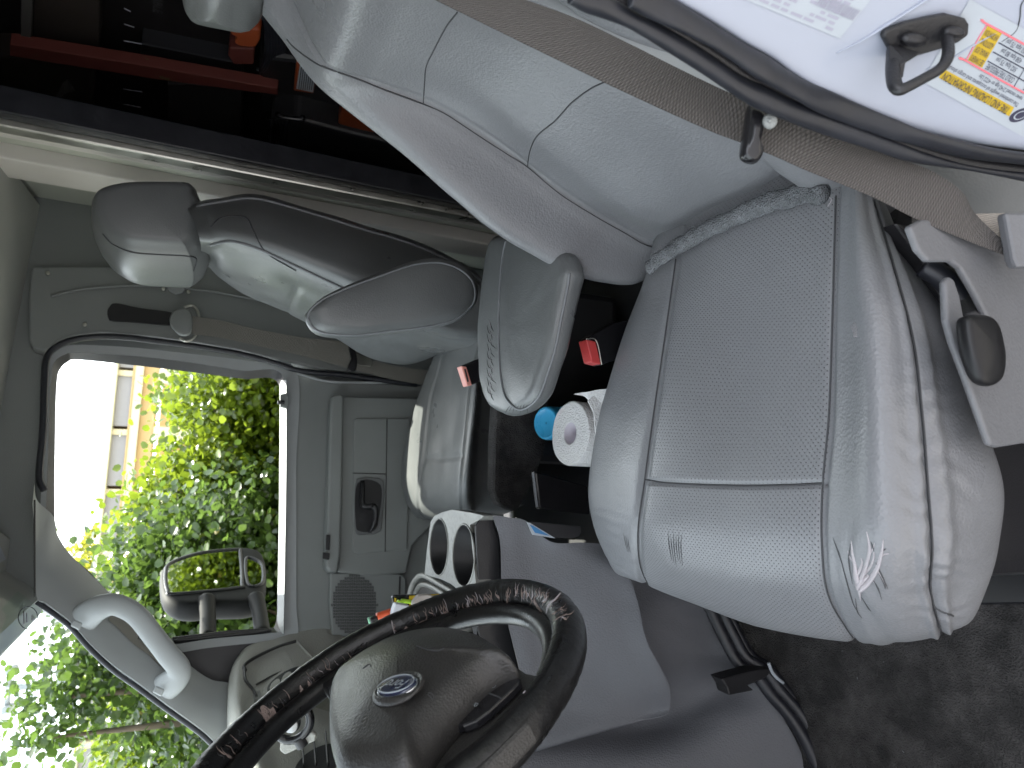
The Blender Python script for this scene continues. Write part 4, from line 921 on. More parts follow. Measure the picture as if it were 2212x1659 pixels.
# cup holder tray: horizontal plate with two wells
ch = thing('cup_holder', 'silver topped tray with two deep round cup wells on the engine cover', 'cup holder', P(975, 1190, D=1.3))
tz = P(1004, 1200, D=1.28)[2]
def T_(x, y, dz=0): return P(x, y, Z=tz+dz)
outl = [(930, 1128), (938, 1115), (955, 1107), (976, 1101), (1020, 1108), (1045, 1114), (1040, 1120), (1015, 1134), (1022, 1200), (1030, 1280), (1002, 1284), (975, 1262), (952, 1251), (917, 1241), (922, 1190)]
def well_bm():
    bm = bmesh.new()
    O = [bm.verts.new(T_(x, y)) for x, y in outl]; eds = [bm.edges.new((O[i], O[(i+1) % len(O)])) for i in range(len(O))]
    wells = []
    for (cx, cy, rx, ry) in ((948, 1181, 17.5, 62), (1001, 1199, 22.5, 68)):
        c = T_(cx, cy); rr = (abs(T_(cx, cy+ry)[0]-T_(cx, cy-ry)[0]))/2
        vs = [bm.verts.new(c+rr*V(math.cos(a), math.sin(a)*1.0, 0)) for a in np.linspace(0, 2*math.pi, 48, endpoint=False)]
        eds += [bm.edges.new((vs[i], vs[(i+1) % 48])) for i in range(48)]; wells.append((c, rr))
    bmesh.ops.triangle_fill(bm, use_beauty=True, use_dissolve=False, edges=eds)
    bm.verts.index_update(); v = [tuple(q.co) for q in bm.verts]; f = [[w.index for w in q.verts] for q in bm.faces]; bm.free()
    return v, f, wells
v, f, wells = well_bm()
link('tray_plate', v, f, silver, ch, False)
link('tray_edge', [T_(x, y) for x, y in outl]+[T_(x, y)+V(0, 0, -.03) for x, y in outl], [(i, (i+1) % len(outl), len(outl)+(i+1) % len(outl), len(outl)+i) for i in range(len(outl))], silver, ch, False)
for c, rr in wells:
    n = 48; rows = [(rr, 0), (rr*.97, -.004), (rr*.93, -.03), (rr*.9, -.032), (rr*.86, -.075), (.001, -.076)]
    vs = [c+V(r*math.cos(a), r*math.sin(a), z) for r, z in rows for a in np.linspace(0, 2*math.pi, n, endpoint=False)]
    fs = [(k*n+i, k*n+(i+1) % n, (k+1)*n+(i+1) % n, (k+1)*n+i) for k in range(len(rows)-1) for i in range(n)]
    link('cup_well', vs, fs, blackp, ch)
    tube('well_rim', [c+V(rr*math.cos(a), rr*math.sin(a), .0) for a in np.linspace(0, 2*math.pi, 24, endpoint=False)], .0018, silver, ch, 60, 6, closed=True)
ysd = T_(1026, 1240)[1]-.004
prism('tray_side', [P(x, y, Y=ysd) for x, y in ((1026, 1136), (1036, 1124), (1063, 1114), (1080, 1171), (1084, 1268), (1099, 1356), (1122, 1448), (1060, 1440), (1030, 1360), (1033, 1280), (1029, 1200))], (0, .012, -.004), blackp, ch, .003)
# storage bin in front of the tray
bn = thing('storage_bin', 'open silver rimmed storage bin ahead of the cup wells holding pens and papers', 'bin', P(930, 1300, D=1.35))
bz = tz-.02
def Z_(x, y, z): return P(x, y, Z=z)
tube('bin_rim', [Z_(x, y, bz) for x, y in ((882, 1298), (890, 1268), (900, 1250), (915, 1243), (945, 1258), (985, 1282), (1015, 1298))], .0065, silver, bn, 60, 10)
tube('bin_rim', [Z_(x, y, bz-.012) for x, y in ((893, 1300), (900, 1275), (912, 1262), (935, 1268), (970, 1290), (1000, 1310))], .0065, silver, bn, 60, 10)
prism('bin_cavity', [Z_(x, y, bz-.05) for x, y in ((895, 1300), (902, 1272), (920, 1262), (990, 1300), (1030, 1330), (1030, 1400), (900, 1380))], (0, 0, -.01), blackp, bn, 0)
prism('bin_wall', [P(x, y, Y=1.22) for x, y in ((990, 1330), (1018, 1350), (1034, 1400), (1050, 1460), (960, 1460), (960, 1340))], (0, .02, 0), silver, bn, .002)
pillow('power_socket', [P(1017+9*math.cos(a), 1382+17*math.sin(a), Y=1.21) for a in np.linspace(0, 2*math.pi, 16, endpoint=False)], (0, -1, 0), .01, blackp, bn, 0, .004, 30)
# things in the bin
def card3(nm, lab, cat, pts, d, th, m, parts=()):
    t = thing(nm, lab, cat, P(pts[0][0], pts[0][1], Y=d))
    prism(nm+'_body', [P(x, y, Y=d) for x, y in pts], (0, th, 0), m, t, min(.002, th/3))
    return t
c = card3('tool_package', 'black and yellow tool package standing in the storage bin', 'package', [(847, 1290), (852, 1286), (945, 1284), (960, 1287), (960, 1330), (850, 1330)], 1.36, .01, blackg)
prism('yellow_print', [P(x, y, Y=1.357) for x, y in ((884, 1287), (950, 1283), (950, 1300), (884, 1318))], (0, .001, 0), yellow, c)
prism('yellow_print', [P(x, y, Y=1.357) for x, y in ((852, 1292), (856, 1292), (856, 1320), (852, 1322))], (0, .001, 0), yellow, c)
text('package_lettering', 'LT', P(872, 1312, Y=1.355), P(872, 1294, Y=1.355), (0, -1, 0), yellow, c, lift=.001)
c = card3('notebook', 'kraft coloured notebook with a pen doodle standing in the storage bin', 'notebook', [(888, 1330), (893, 1300), (905, 1286), (925, 1285), (955, 1293), (990, 1305), (1000, 1330), (1000, 1400), (960, 1400), (890, 1360)], 1.30, .015, note)
for pts in ([(910, 1312), (906, 1302), (912, 1300), (918, 1310), (908, 1313)], [(918, 1310), (926, 1304), (934, 1308)], [(934, 1310), (930, 1302), (938, 1300), (940, 1308)]):
    tube('pen_doodle', [P(x, y, Y=1.297) for x, y in pts], .0007, ink, c, 20, 5)
card3('paper_block', 'stack of loose white paper seen through the lower gap of the wheel', 'paper', [(925, 1368), (1000, 1340), (1002, 1398), (930, 1390)], 1.26, .02, note)
card3('plastic_case', 'pale grey plastic case leaning behind the steering wheel rim', 'case', [(846, 1340), (850, 1318), (856, 1304), (885, 1309), (890, 1318), (888, 1350), (850, 1356)], 1.27, .02, greyb)
mk = thing('orange_marker', 'orange barrelled marker poking out of the storage bin', 'marker', P(830, 1328, Y=1.3))
tube('marker_barrel', [P(815, 1336, Y=1.30), P(852, 1324, Y=1.30)], .0105, orangeh, mk, 8, 14)
for q in (((800, 1341), (815, 1337)),): tube('marker_clip', [P(*q[0], Y=1.30), P(*q[1], Y=1.30)], .006, blackp, mk, 6, 10)
for nm, lab, a, b, m in (('green_pen', 'pencil with a pale green end beside the orange marker, nearer the dash', (796, 1341), (806, 1338), greenp), ('green_pencil', 'lower pale green ended pencil beneath the orange marker', (804, 1347), (812, 1345), greenp)):
    t = thing(nm.replace('green_', ''), lab, 'pen', P(*a, Y=1.30)); tube('pen_end', [P(*a, Y=1.31), P(*b, Y=1.31)], .0065, m, t, 6, 10); tube('pen_barrel', [P(*b, Y=1.31), P(b[0]+45, b[1]-9, Y=1.31)], .0045, greyb, t, 6, 10)
t = thing('lime_pen', 'lime green pen cap in front of the tool package', 'pen', P(864, 1302, Y=1.34)); tube('pen_cap', [P(862, 1306, Y=1.34), P(866, 1298, Y=1.34)], .007, lime, t, 6, 10); tube('pen_barrel', [P(866, 1298, Y=1.34), P(890, 1300, Y=1.34)], .004, lime, t, 6, 8)

# ---- paper towel roll and blue cap
tw = thing('paper_towel_roll', 'white paper towel roll standing between the two seats with a loose flap', 'paper towel', P(1231, 935, D=1.32)+V(0, 0, -.28))
tc0 = P(1231, 936, D=1.30); ax = V(.02, -.10, 1.0); ax /= np.linalg.norm(ax)
e1 = np.cross(ax, V(0, 1, 0)); e1 /= np.linalg.norm(e1); e2 = np.cross(ax, e1)
rr = .0615
def disc(r, z, n=64, j=0): return [tc0+ax*z+(r+(j*.0008*math.sin(5*a+z*20)))*(math.cos(a)*e1+math.sin(a)*e2) for a in np.linspace(0, 2*math.pi, n, endpoint=False)]
rows = [disc(.021, -.10), disc(.021, 0)]+[disc(r, -.0012+.0014*(i % 2)) for i, r in enumerate(np.linspace(.024, .058, 12))]+[disc(rr, -.001, j=1), disc(rr, -.08, j=1), disc(rr, -.26, j=1)]
vs = np.concatenate(rows); n = 64; fs = [(k*n+i, k*n+(i+1) % n, (k+1)*n+(i+1) % n, (k+1)*n+i) for k in range(len(rows)-1) for i in range(n)]
link('towel_wraps', vs, fs, paper, tw)
vs = np.concatenate([disc(.0205, -.10), disc(.0205, -.002), disc(.0222, -.0015)]); fs = [(k*n+i, k*n+(i+1) % n, (k+1)*n+(i+1) % n, (k+1)*n+i) for k in range(2) for i in range(n)]
link('card_core', vs, fs, paperc, tw)
f1 = [(1243, 850, 1.25), (1255, 848, 1.25), (1272, 846, 1.24), (1290, 842, 1.235), (1312, 840, 1.23)]
f2 = [(1240, 852, 1.25), (1262, 856, 1.25), (1274, 868, 1.25), (1283, 885, 1.25), (1290, 915, 1.25)]
ribbon('loose_flap', [P(x, y, D=d) for x, y, d in f1], [P(x, y, D=d+.005) for x, y, d in f2], paper, tw, 40, False, V(0, .0015, 0), mid=None)
prism('hanging_sheet', [P(x, y, D=1.242) for x, y in ((1270, 866), (1290, 850), (1345, 840), (1345, 1000), (1288, 950), (1282, 890))], (0, .003, 0), paper, tw, .001)
bc = thing('blue_capped_bottle', 'bottle with a bright blue screw cap behind the paper towel roll', 'bottle', P(1182, 914, D=1.5)+V(0, 0, -.25))
c0 = P(1180, 914, D=1.50); a2 = V(-.05, -.35, 1.0); a2 /= np.linalg.norm(a2); q1 = np.cross(a2, V(0, 1, 0)); q1 /= np.linalg.norm(q1); q2 = np.cross(a2, q1)
rows = []; prof = [(.002, .0), (.026, 0), (.030, .003), (.033, .004), (.036, .001), (.0375, -.006), (.0375, -.032)]
vs = [c0+a2*z+r*(math.cos(t)*q1+math.sin(t)*q2) for r, z in prof for t in np.linspace(0, 2*math.pi, 48, endpoint=False)]
link('screw_cap', vs, [(k*48+i, k*48+(i+1) % 48, (k+1)*48+(i+1) % 48, (k+1)*48+i) for k in range(len(prof)-1) for i in range(48)], bluec, bc)
tube('bottle_body', [c0+a2*-.03, c0+a2*-.05, c0+a2*-.08, c0+a2*-.25], [.034, .036, .042, .043], bluec, bc, 20, 20)

# ================================================================== steering wheel
WC = V(-.245, .693, 1.51); wa, wb_ = .494, .02; WRAD = .2
wn = V(math.cos(wa)*math.cos(wb_), math.cos(wa)*math.sin(wb_), math.sin(wa)); we1 = np.cross(V(0, 0, 1), wn); we1 /= np.linalg.norm(we1); we2 = np.cross(wn, we1)
sw = thing('steering_wheel', 'black leather steering wheel with cracked peeling rim and an oval emblem', 'steering wheel', WC)
def S_(x, y, off=0): return PL(x, y, WC+wn*off, wn)
n, sg = 300, 26; vs = []
for i in range(n):
    a = 2*math.pi*i/n; d = math.cos(a)*we1+math.sin(a)*we2; c = WC+WRAD*d
    for k in range(sg):
        b = 2*math.pi*k/sg; r = .0168+.0008*math.cos(3*a*2)
        p = c+r*(math.cos(b)*d*.92+math.sin(b)*wn*1.12); vs.append(p)
vs = np.array(vs); nn = np.array([noise.noise(Vector(p*70)) for p in vs]); 
ang = np.repeat(np.arange(n)*2*math.pi/n, sg)
rad = (vs-np.repeat(np.array([WC+WRAD*(math.cos(2*math.pi*i/n)*we1+math.sin(2*math.pi*i/n)*we2) for i in range(n)]), sg, 0)); rad /= np.linalg.norm(rad, axis=1, keepdims=True)
vs = vs+rad*(.0005*nn+.0003*np.sin(ang*150+nn*4))[:, None]
rim = link('wheel_rim', vs, [(i*sg+k, i*sg+(k+1) % sg, ((i+1) % n)*sg+(k+1) % sg, ((i+1) % n)*sg+k) for i in range(n) for k in range(sg)], lea, sw)
rb = bvh(rim)
# inner lip of the rim
tube('rim_inner_band', [WC+(WRAD-.021)*(math.cos(a)*we1+math.sin(a)*we2)-wn*.012 for a in np.linspace(0, 2*math.pi, 60, endpoint=False)], .012, lea, sw, 240, 12, 1.0, closed=True)
# airbag cover: domed pad
pad = [(727, 1500), (740, 1480), (770, 1458), (800, 1438), (843, 1415), (880, 1401), (920, 1391), (960, 1387), (994, 1387), (1030, 1393), (1063, 1405), (1095, 1425), (1118, 1446), (1085, 1462), (1045, 1490), (1010, 1525), (975, 1562), (945, 1598), (915, 1640), (890, 1690), (800, 1700), (745, 1690), (724, 1640), (719, 1580), (721, 1530)]
padm_o = pillow('airbag_cover', [S_(x, y, .028) for x, y in pad], wn, .05, padm, sw, .014, .022, 160)
pbv = bvh(padm_o)
# spokes
sp1 = [(715, 1530), (705, 1495), (690, 1475), (680, 1460), (740, 1395), (850, 1345), (960, 1335), (935, 1370), (900, 1400), (880, 1440), (760, 1540)]
prism('spoke', [S_(x, y, -.004) for x, y in sp1], -wn*.018, blackp, sw, .005, 3)
sp2 = [(1060, 1400), (1100, 1425), (1135, 1450), (1165, 1455), (1175, 1500), (1140, 1560), (1090, 1610), (1020, 1680), (880, 1720), (880, 1640), (960, 1540)]
spk = prism('spoke', [S_(x, y, .012) for x, y in sp2], -wn*.02, padm, sw, .005, 3)
bp_ = [(972, 1568), (985, 1548), (1010, 1522), (1040, 1494), (1075, 1468), (1100, 1453), (1112, 1452), (1120, 1458), (1122, 1470), (1108, 1486), (1080, 1512), (1055, 1535), (1028, 1555), (1000, 1566)]
btn = prism('button_strip', [S_(x, y, .022) for x, y in bp_], -wn*.008, blackg, sw, .002, 3)
tube('button_gap', [S_(1041, 1493, .0225), S_(1068, 1502, .0225), S_(1082, 1508, .0225)], .0007, seamm, sw, 12, 6)
text('button_lettering', 'OFF', S_(1074, 1483, .0236), S_(1061, 1478, .0236), wn, sticker, btn, lift=.001)
text('button_lettering', 'ON', S_(1036, 1523, .0236), S_(1026, 1518, .0236), wn, sticker, btn, lift=.001)
# stitched edges on the near rim
for k in range(16):
    t0 = k/16; x, y = 1000+t0*130, 1590-t0*105
    h_, _ = hit(rb, 1023+t0*115, 1588-t0*95+0, .0006)
    h2, _ = hit(rb, 1028+t0*115, 1583-t0*95, .0006)
    if h_ is not None and h2 is not None and np.linalg.norm(h_-h2) < .02: tube('stitch', [h_, (h_+h2)/2, h2], .0005, torn, sw, 6, 5)
# emblem in its recess
ec0, en = hit(pbv, 860, 1487, 0)
ex = S_(820, 1484, .04)-S_(900, 1486, .04); en = wn*.97+ex/np.linalg.norm(ex)*.0; en /= np.linalg.norm(en); ex -= en*(ex@en); ex /= np.linalg.norm(ex); ey = np.cross(en, ex)
def ov(a_, b_, z, n=48): return [ec0+en*z+a_*math.cos(t)*ex+b_*math.sin(t)*ey for t in np.linspace(0, 2*math.pi, n, endpoint=False)]
A0, B0 = .0215, .0128
em = pillow('emblem', ov(A0, B0, .001), en, .006, fordb, sw, .0006, .0025, 60)
tube('emblem_recess', ov(A0*1.16, B0*1.26, -.0002, 40), .0038, padm, em, 90, 10, .5, closed=True)
tube('emblem_ring', ov(A0*.93, B0*.88, .0045, 40), .0006, sticker, em, 90, 6, .6, closed=True)
tube('emblem_edge', ov(A0*1.0, B0*1.0, .001, 40), .0013, chrome, em, 90, 8, closed=True)
text('emblem_script', 'Ford', ec0+en*.0048-ex*.0135-ey*.0042, ec0+en*.0048+ex*.0135-ey*.0042, en, sticker, em, size=.0155, shear=.35, lift=.0002)
for pts in ([(784, 1444), (790, 1440), (795, 1436), (800, 1436), (801, 1440)], [(925, 1497), (932, 1498), (937, 1504), (936, 1508)], [(924, 1500), (930, 1506), (935, 1512)]):
    drape('scratch', pts, .0006, seamm, padm_o, pbv, 12, .0003)
drape('pad_moulding', [(900, 1396), (925, 1404), (945, 1406), (960, 1400)], .0008, seamm, padm_o, pbv, 14)
# cracks of peeled leather along the rim
random.seed(11)
def rimline(t):                                # visible outer arc of the rim, upper face
    pts = [(468, 1640), (500, 1605), (540, 1569), (590, 1528), (645, 1487), (697, 1449), (749, 1415), (800, 1386), (851, 1359), (900, 1338), (940, 1322), (1000, 1303), (1029, 1296), (1080, 1284), (1134, 1280), (1181, 1290), (1215, 1320), (1230, 1360)]
    q = cr1(np.array(pts, float), 200)[0]; i = min(198, int(t*199)); d = q[i+1]-q[i]; d /= np.linalg.norm(d); return q[i], d
for k in range(150):
    t = random.uniform(0, 1) if k % 2 else random.uniform(.58, .97)
    if .36 < t < .46: continue
    c, d = rimline(t); nrm = np.array([-d[1], d[0]]); w = random.uniform(6, 19); o = random.uniform(-6, 12)
    if nrm[1] < 0: nrm = -nrm
    pts = [c+nrm*(o-w)+d*random.uniform(-2, 2), c+nrm*(o-w/3)+d*random.uniform(-4, 4), c+nrm*(o+w/3)+d*random.uniform(-4, 4), c+nrm*(o+w*.9)+d*random.uniform(-3, 3)]
    big = random.random() < .28
    drape('crack', [tuple(p) for p in pts], [.0002, .0008, .0022 if big else .0009, .0004], cush if random.random() < .5 else torn if random.random() < .4 else seamm, rim, rb, 14, .0002, .35)
def patch(nm, pts, m, parent, b, lift=.0005):
    c = np.mean(np.array(pts, float), 0); k = 32; ring = cr1(np.array(pts, float), k, True)[0]; ks = np.linspace(0, 1, 9)[1:]
    al = [c]+[c+(p-c)*q for q in ks for p in ring]; hs = [hit(b, *p, lift)[0] for p in al]
    if any(h_ is None for h_ in hs): return
    fs = [(0, 1+i, 1+(i+1) % k) for i in range(k)]
    for r in range(len(ks)-1): fs += [(1+r*k+i, 1+r*k+(i+1) % k, 1+(r+1)*k+(i+1) % k, 1+(r+1)*k+i) for i in range(k)]
    link(nm, hs, fs, m, parent, True)
for pts in ([(562, 1530), (570, 1524), (582, 1532), (590, 1528), (597, 1545), (590, 1560), (580, 1566), (572, 1556)], [(866, 1371), (872, 1360), (878, 1352), (884, 1362), (888, 1368), (880, 1374), (868, 1375)],
            [(897, 1352), (905, 1345), (915, 1340), (924, 1345), (922, 1358), (912, 1352), (904, 1362), (898, 1364)], [(648, 1480), (654, 1488), (660, 1496), (655, 1502), (648, 1494)], [(664, 1470), (672, 1478), (676, 1486), (668, 1488)],
            [(958, 1325), (964, 1320), (968, 1330), (964, 1336)], [(1150, 1296), (1158, 1300), (1166, 1312), (1172, 1322), (1164, 1318), (1156, 1306)]):
    patch('peeled_patch', pts, cush, rim, rb)
drape('wrap_seam', [(1210, 1283), (1198, 1296), (1186, 1306), (1180, 1325)], [.0015, .002, .002, .001], torn, rim, rb, 20, .0002, .5)
drape('wrap_seam', [(846, 1341), (848, 1352), (852, 1366), (857, 1378)], [.001, .002, .0015, .001], torn, rim, rb, 20, .0002, .5)
tube('steering_column', [WC-wn*.03, WC-wn*.2, WC-wn*.45], [.055, .06, .07], blackp, sw, 12, 24)

# ================================================================== dashboard
da = thing('dashboard', 'grey moulded dashboard with glossy screen and round air vents behind the wheel', 'dashboard', (-.8, 1.3, 1.3))
def DP(x, y, k): return CAM+(WP(x, y)-CAM)*k
# top silhouettes by pixel at chosen depth, rows from far side to near side
Dr = [
 [(512, 1424, .985), (600, 1378, .985), (700, 1358, .985), (752, 1384, .98), (790, 1420, .96), (800, 1500, .92)],
 [(499, 1450, .965), (570, 1440, .955), (660, 1430, .95), (740, 1440, .945), (790, 1470, .93), (820, 1540, .89)],
 [(497, 1500, .925), (560, 1500, .915), (640, 1500, .905), (720, 1510, .90), (790, 1530, .885), (840, 1580, .86)],
 [(508, 1560, .875), (560, 1565, .865), (640, 1575, .855), (720, 1580, .85), (800, 1590, .84), (860, 1620, .82)],
 [(532, 1640, .815), (600, 1645, .805), (680, 1650, .80), (760, 1655, .79), (830, 1670, .78), (900, 1690, .77)],
 [(560, 1740, .75), (640, 1745, .74), (720, 1750, .735), (800, 1755, .73), (860, 1770, .72), (960, 1790, .71)],
]
G = [[DP(x, y, X) for x, y, X in r] for r in Dr]
G = [[r[0]+V(-.25, 0, -.01)]+r+[r[-1]+V(.0, 0, -.12)] for r in G]
dash = surf('dash_top', G, dashm, da, 70, 70, lambda S, T, B: .001*vnoise(B, 10))
db = bvh(dash)
def dd(nm, pts, r, m, lift=.001, n=None, flat=.6): return drape(nm, pts, r, m, da, db, n, lift, flat)
dd('dash_lip', [(530, 1450), (527, 1440), (545, 1425), (600, 1398), (640, 1386)], .007, dashd)
dd('lid_edge', [(527, 1445), (530, 1470), (545, 1490), (553, 1505)], .006, dashd)
dd('lid_edge', [(640, 1386), (655, 1402), (673, 1422), (690, 1434)], .005, dashm, .003)
dd('panel_edge', [(553, 1480), (600, 1455), (670, 1432), (720, 1410), (760, 1395)], .004, dashd)
def dpoly(nm, pts, m, lift=.002, th=.002):
    q = [hit(db, x, y, lift)[0] for x, y in pts]
    if any(v_ is None for v_ in q): return None
    nrm_ = hit(db, *pts[0], 0)[1]
    return prism(nm, q, nrm_*th, m, da, min(.001, th/3), n=len(pts)*4 if len(pts) > 7 else None)
def el(cx, cy, a, b, rot=0, n=14):
    c_, s_ = math.cos(rot), math.sin(rot); return [(cx+a*math.cos(t)*c_-b*math.sin(t)*s_, cy+a*math.cos(t)*s_+b*math.sin(t)*c_) for t in np.linspace(0, 2*math.pi, n, endpoint=False)]
dpoly('vent_bezel', el(625, 1474, 62, 26, -.5), dashm, .003, .004)
dpoly('vent_opening', el(625, 1474, 54, 20, -.5), blackp, .008, .001)
for c_ in ((618, 1474), (648, 1456), (594, 1490)): dpoly('vent_vane', el(c_[0], c_[1], 15, 7, -.9, 10), dashm, .010, .006)
for k in range(6): dd('ribbed_strip', [(545+k*3, 1500-k*1.5), (556+k*3, 1540-k), (563+k*3, 1560)], .0012, plas, .002, 12)
# glossy screen standing proud of the dash
scr = [(655, 1560), (660, 1515), (676, 1500), (705, 1497), (728, 1512), (742, 1540), (738, 1560), (700, 1575), (640, 1605)]
p0 = hit(db, 690, 1540, .05)[0]
snv = V(.55, -.25, .80)
def refl_n(px, py, out):
    d = ray(px, py); d /= np.linalg.norm(d); o = np.array(out, float); o /= np.linalg.norm(o); n_ = o-d; return n_/np.linalg.norm(n_)
sn = refl_n(690, 1540, (-.9, .25, .30))
dsp = thing('dash_display', 'glossy black display on the dash reflecting the sky behind the wheel', 'display', p0)
prism('screen_face', [PL(x, y, p0, sn) for x, y in ((664, 1508), (728, 1490), (748, 1552), (676, 1590))], sn*.006, mat('mirror_like_screen', (.75, .78, .72), .08, metal=1), dsp, .001)
pm = thing('phone_mount', 'black magnetic ring phone mount with a metal disc clipped to the dash', 'phone mount', p0)
mn_ = refl_n(630, 1560, (.6, -.2, .8)); m0 = P(632, 1561, X=p0[0]+.06)
ccx, ccy = 632, 1561
rg = [PL(ccx+38*math.cos(t)-6*math.sin(t), ccy+38*math.sin(t), m0, FWD) for t in np.linspace(0, 2*math.pi, 24, endpoint=False)]
tube('mount_ring', rg, .0085, blackg, pm, 80, 10, closed=True)
pillow('metal_disc', [PL(631+18*math.cos(t), 1563+18*math.sin(t), m0-FWD*.01, FWD) for t in np.linspace(0, 2*math.pi, 20, endpoint=False)], FWD, .02, mat('turned_metal', (.25, .25, .25), .25, metal=1), pm, .001, .003, 50)
tube('mount_arm', [PL(645, 1595, m0, FWD), PL(655, 1612, m0, FWD)], .012, blackp, pm, 8, 12)
prism('mount_clip', [PL(x, y, m0, FWD) for x, y in ((605, 1600), (672, 1580), (683, 1588), (680, 1602), (615, 1632), (603, 1622))], FWD*.012, dashm, pm, .004, 3)
dpoly('lower_vent', el(690, 1650, 60, 30, -.5), blackp, .004, .002)
for k in range(3): dd('vent_blade', [(650+k*26, 1600-k*6), (655+k*26, 1660)], .0035, dashd, .008)
# dash front face down to the engine cover and a dark underside
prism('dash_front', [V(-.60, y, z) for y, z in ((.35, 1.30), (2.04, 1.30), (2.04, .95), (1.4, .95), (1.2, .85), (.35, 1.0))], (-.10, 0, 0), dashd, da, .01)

# ================================================================== cargo seen through the bulkhead door
XC = 1.30
def C(x, y, X=XC): return P(x, y, X=.72+(X-.72)*.5)
ca = thing('storage_cabinet', 'dark brown cabinet with thin vertical slots in the cargo box', 'cabinet', C(250, 120)+V(0, 0, -1))
def cbox(nm, x0, y0, x1, y1, m, par, X=XC, th=.12, bev=.004): return prism(nm, [C(x0, y0, X), C(x1, y0, X), C(x1, y1, X), C(x0, y1, X)], (th, 0, 0), m, par, bev)
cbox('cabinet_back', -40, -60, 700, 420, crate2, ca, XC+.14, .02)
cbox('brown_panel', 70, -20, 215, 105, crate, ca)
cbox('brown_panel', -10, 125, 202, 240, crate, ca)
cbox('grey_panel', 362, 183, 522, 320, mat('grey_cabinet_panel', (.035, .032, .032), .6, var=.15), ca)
prism('slanted_panel', [C(x, y, XC+.05) for x, y in ((305, 95), (520, 138), (522, 178), (300, 140))], (.05, 0, 0), mat('dull_blue_panel', (.022, .023, .028), .6, var=.2), ca, .003)
for k, (y, w) in enumerate(((20, 14), (54, 22), (90, 38), (126, 38), (194, 40), (227, 36))):
    tube('slot_edge', [C(268-k*.4, y-2, XC-.03), C(268+w, y+5, XC-.03)], .0013, inkg, ca, 6, 6)
ro = thing('red_pole', 'red painted steel pole with chipped yellowish patches in the cargo box', 'pole', C(300, 145, 1.15))
prism('pole_bar', [C(x, y, 1.15) for x, y in ((21, 96), (100, 108), (340, 147), (600, 192), (600, 205), (525, 196), (340, 172), (90, 132), (21, 121))], (.03, 0, 0), redp, ro, .002)
gp = thing('grey_post', 'pale grey post near the ceiling of the cargo box', 'post', C(58, 40, 1.2)); prism('post_bar', [C(x, y, 1.2) for x, y in ((46, -20), (71, -20), (67, 98), (44, 98))], (.03, 0, 0), mat('dull_grey_post', (.06, .058, .055), .7), gp, .002)
rg_ = thing('crumpled_rag', 'small crumpled pale rag stuck on a brown panel', 'rag', C(140, 190, 1.18))
vs = [C(x, y, 1.17-random.random()*.03) for x, y in ((128, 196), (135, 180), (146, 172), (156, 185), (162, 196), (150, 199), (138, 205), (118, 222), (122, 205))]
link('rag_cloth', vs, [(0, 1, 6), (1, 2, 5), (2, 3, 5), (3, 4, 5), (1, 5, 6), (6, 0, 8), (8, 7, 6)], mat('dull_rag', (.09, .088, .085), .9), rg_, False)
og = thing('orange_clamp', 'orange plastic clamp head beside coiled black hose', 'clamp', C(530, 85, 1.15))
prism('clamp_head', [C(x, y, 1.13) for x, y in ((497, 66), (520, 62), (558, 62), (563, 68), (562, 88), (552, 104), (520, 102), (505, 95), (512, 82), (498, 76))], (.08, 0, 0), orange, og, .006)
prism('clamp_jaw', [C(x, y, 1.16) for x, y in ((495, 104), (550, 106), (548, 140), (505, 140), (492, 120))], (.05, 0, 0), mat('dark_red_plastic', (.10, .025, .02), .5), og, .004)
hz = thing('coiled_hose', 'coil of ribbed black hose behind the seat shoulder', 'hose', C(590, 90, 1.2))
for k in range(7): tube('hose_turn', [C(560+k*6+28*math.sin(t)*.6, 92+60*math.cos(t), 1.2+k*.006) for t in np.linspace(-.3, 3.3, 9)], .006, rub, hz, 40, 8)
tp = thing('labelled_case', 'small orange and white labelled case with clear ribbed lid', 'case', C(655, 165, 1.1))
prism('case_body', [C(x, y, 1.12) for x, y in ((641, 130), (690, 140), (677, 203), (634, 196))], (.05, 0, 0), orange, tp, .003)
prism('case_label', [C(x, y, 1.115) for x, y in ((648, 140), (688, 146), (676, 200), (640, 192))], (.003, 0, 0), sticker, tp, .001)
for k in range(8): tube('printed_rule', [C(651+k*4.6, 146, 1.113), C(645+k*4.6, 194, 1.113)], .0011, blackp, tp, 4, 5)
ob = thing('orange_case', 'orange plastic case behind the driver seat shoulder', 'case', C(775, 250, 1.1))
prism('case_body', [C(x, y, 1.10) for x, y in ((742, 215), (900, 250), (900, 300), (728, 277))], (.12, 0, 0), mat('dull_orange_plastic', (.22, .045, .012), .45), ob, .006)
tb = thing('black_toolbox', 'black plastic toolbox with ribbed end in the cargo box', 'toolbox', C(700, 300, 1.1))
prism('toolbox_body', [C(x, y, 1.06) for x, y in ((585, 262), (640, 258), (760, 290), (930, 330), (960, 420), (640, 340), (582, 325))], (.15, 0, 0), blackp, tb, .01)
for k in range(7): tube('toolbox_rib', [C(582+k*6.5, 257, 1.055), C(580+k*6.5, 320, 1.055)], .0028, blackg, tb, 5, 8)
tube('toolbox_handle', [C(600, 246, 1.04), C(604, 252, 1.02), C(650, 258, 1.02), C(654, 252, 1.04)], .007, blackg, tb, 20, 8)
tb2 = thing('tool_case', 'dull black tool case behind the orange clamp', 'case', C(620, 170, 1.2))
prism('case_shell', [C(x, y, 1.2) for x, y in ((560, 120), (640, 130), (740, 215), (720, 260), (560, 240))], (.12, 0, 0), blackp, tb2, .012)

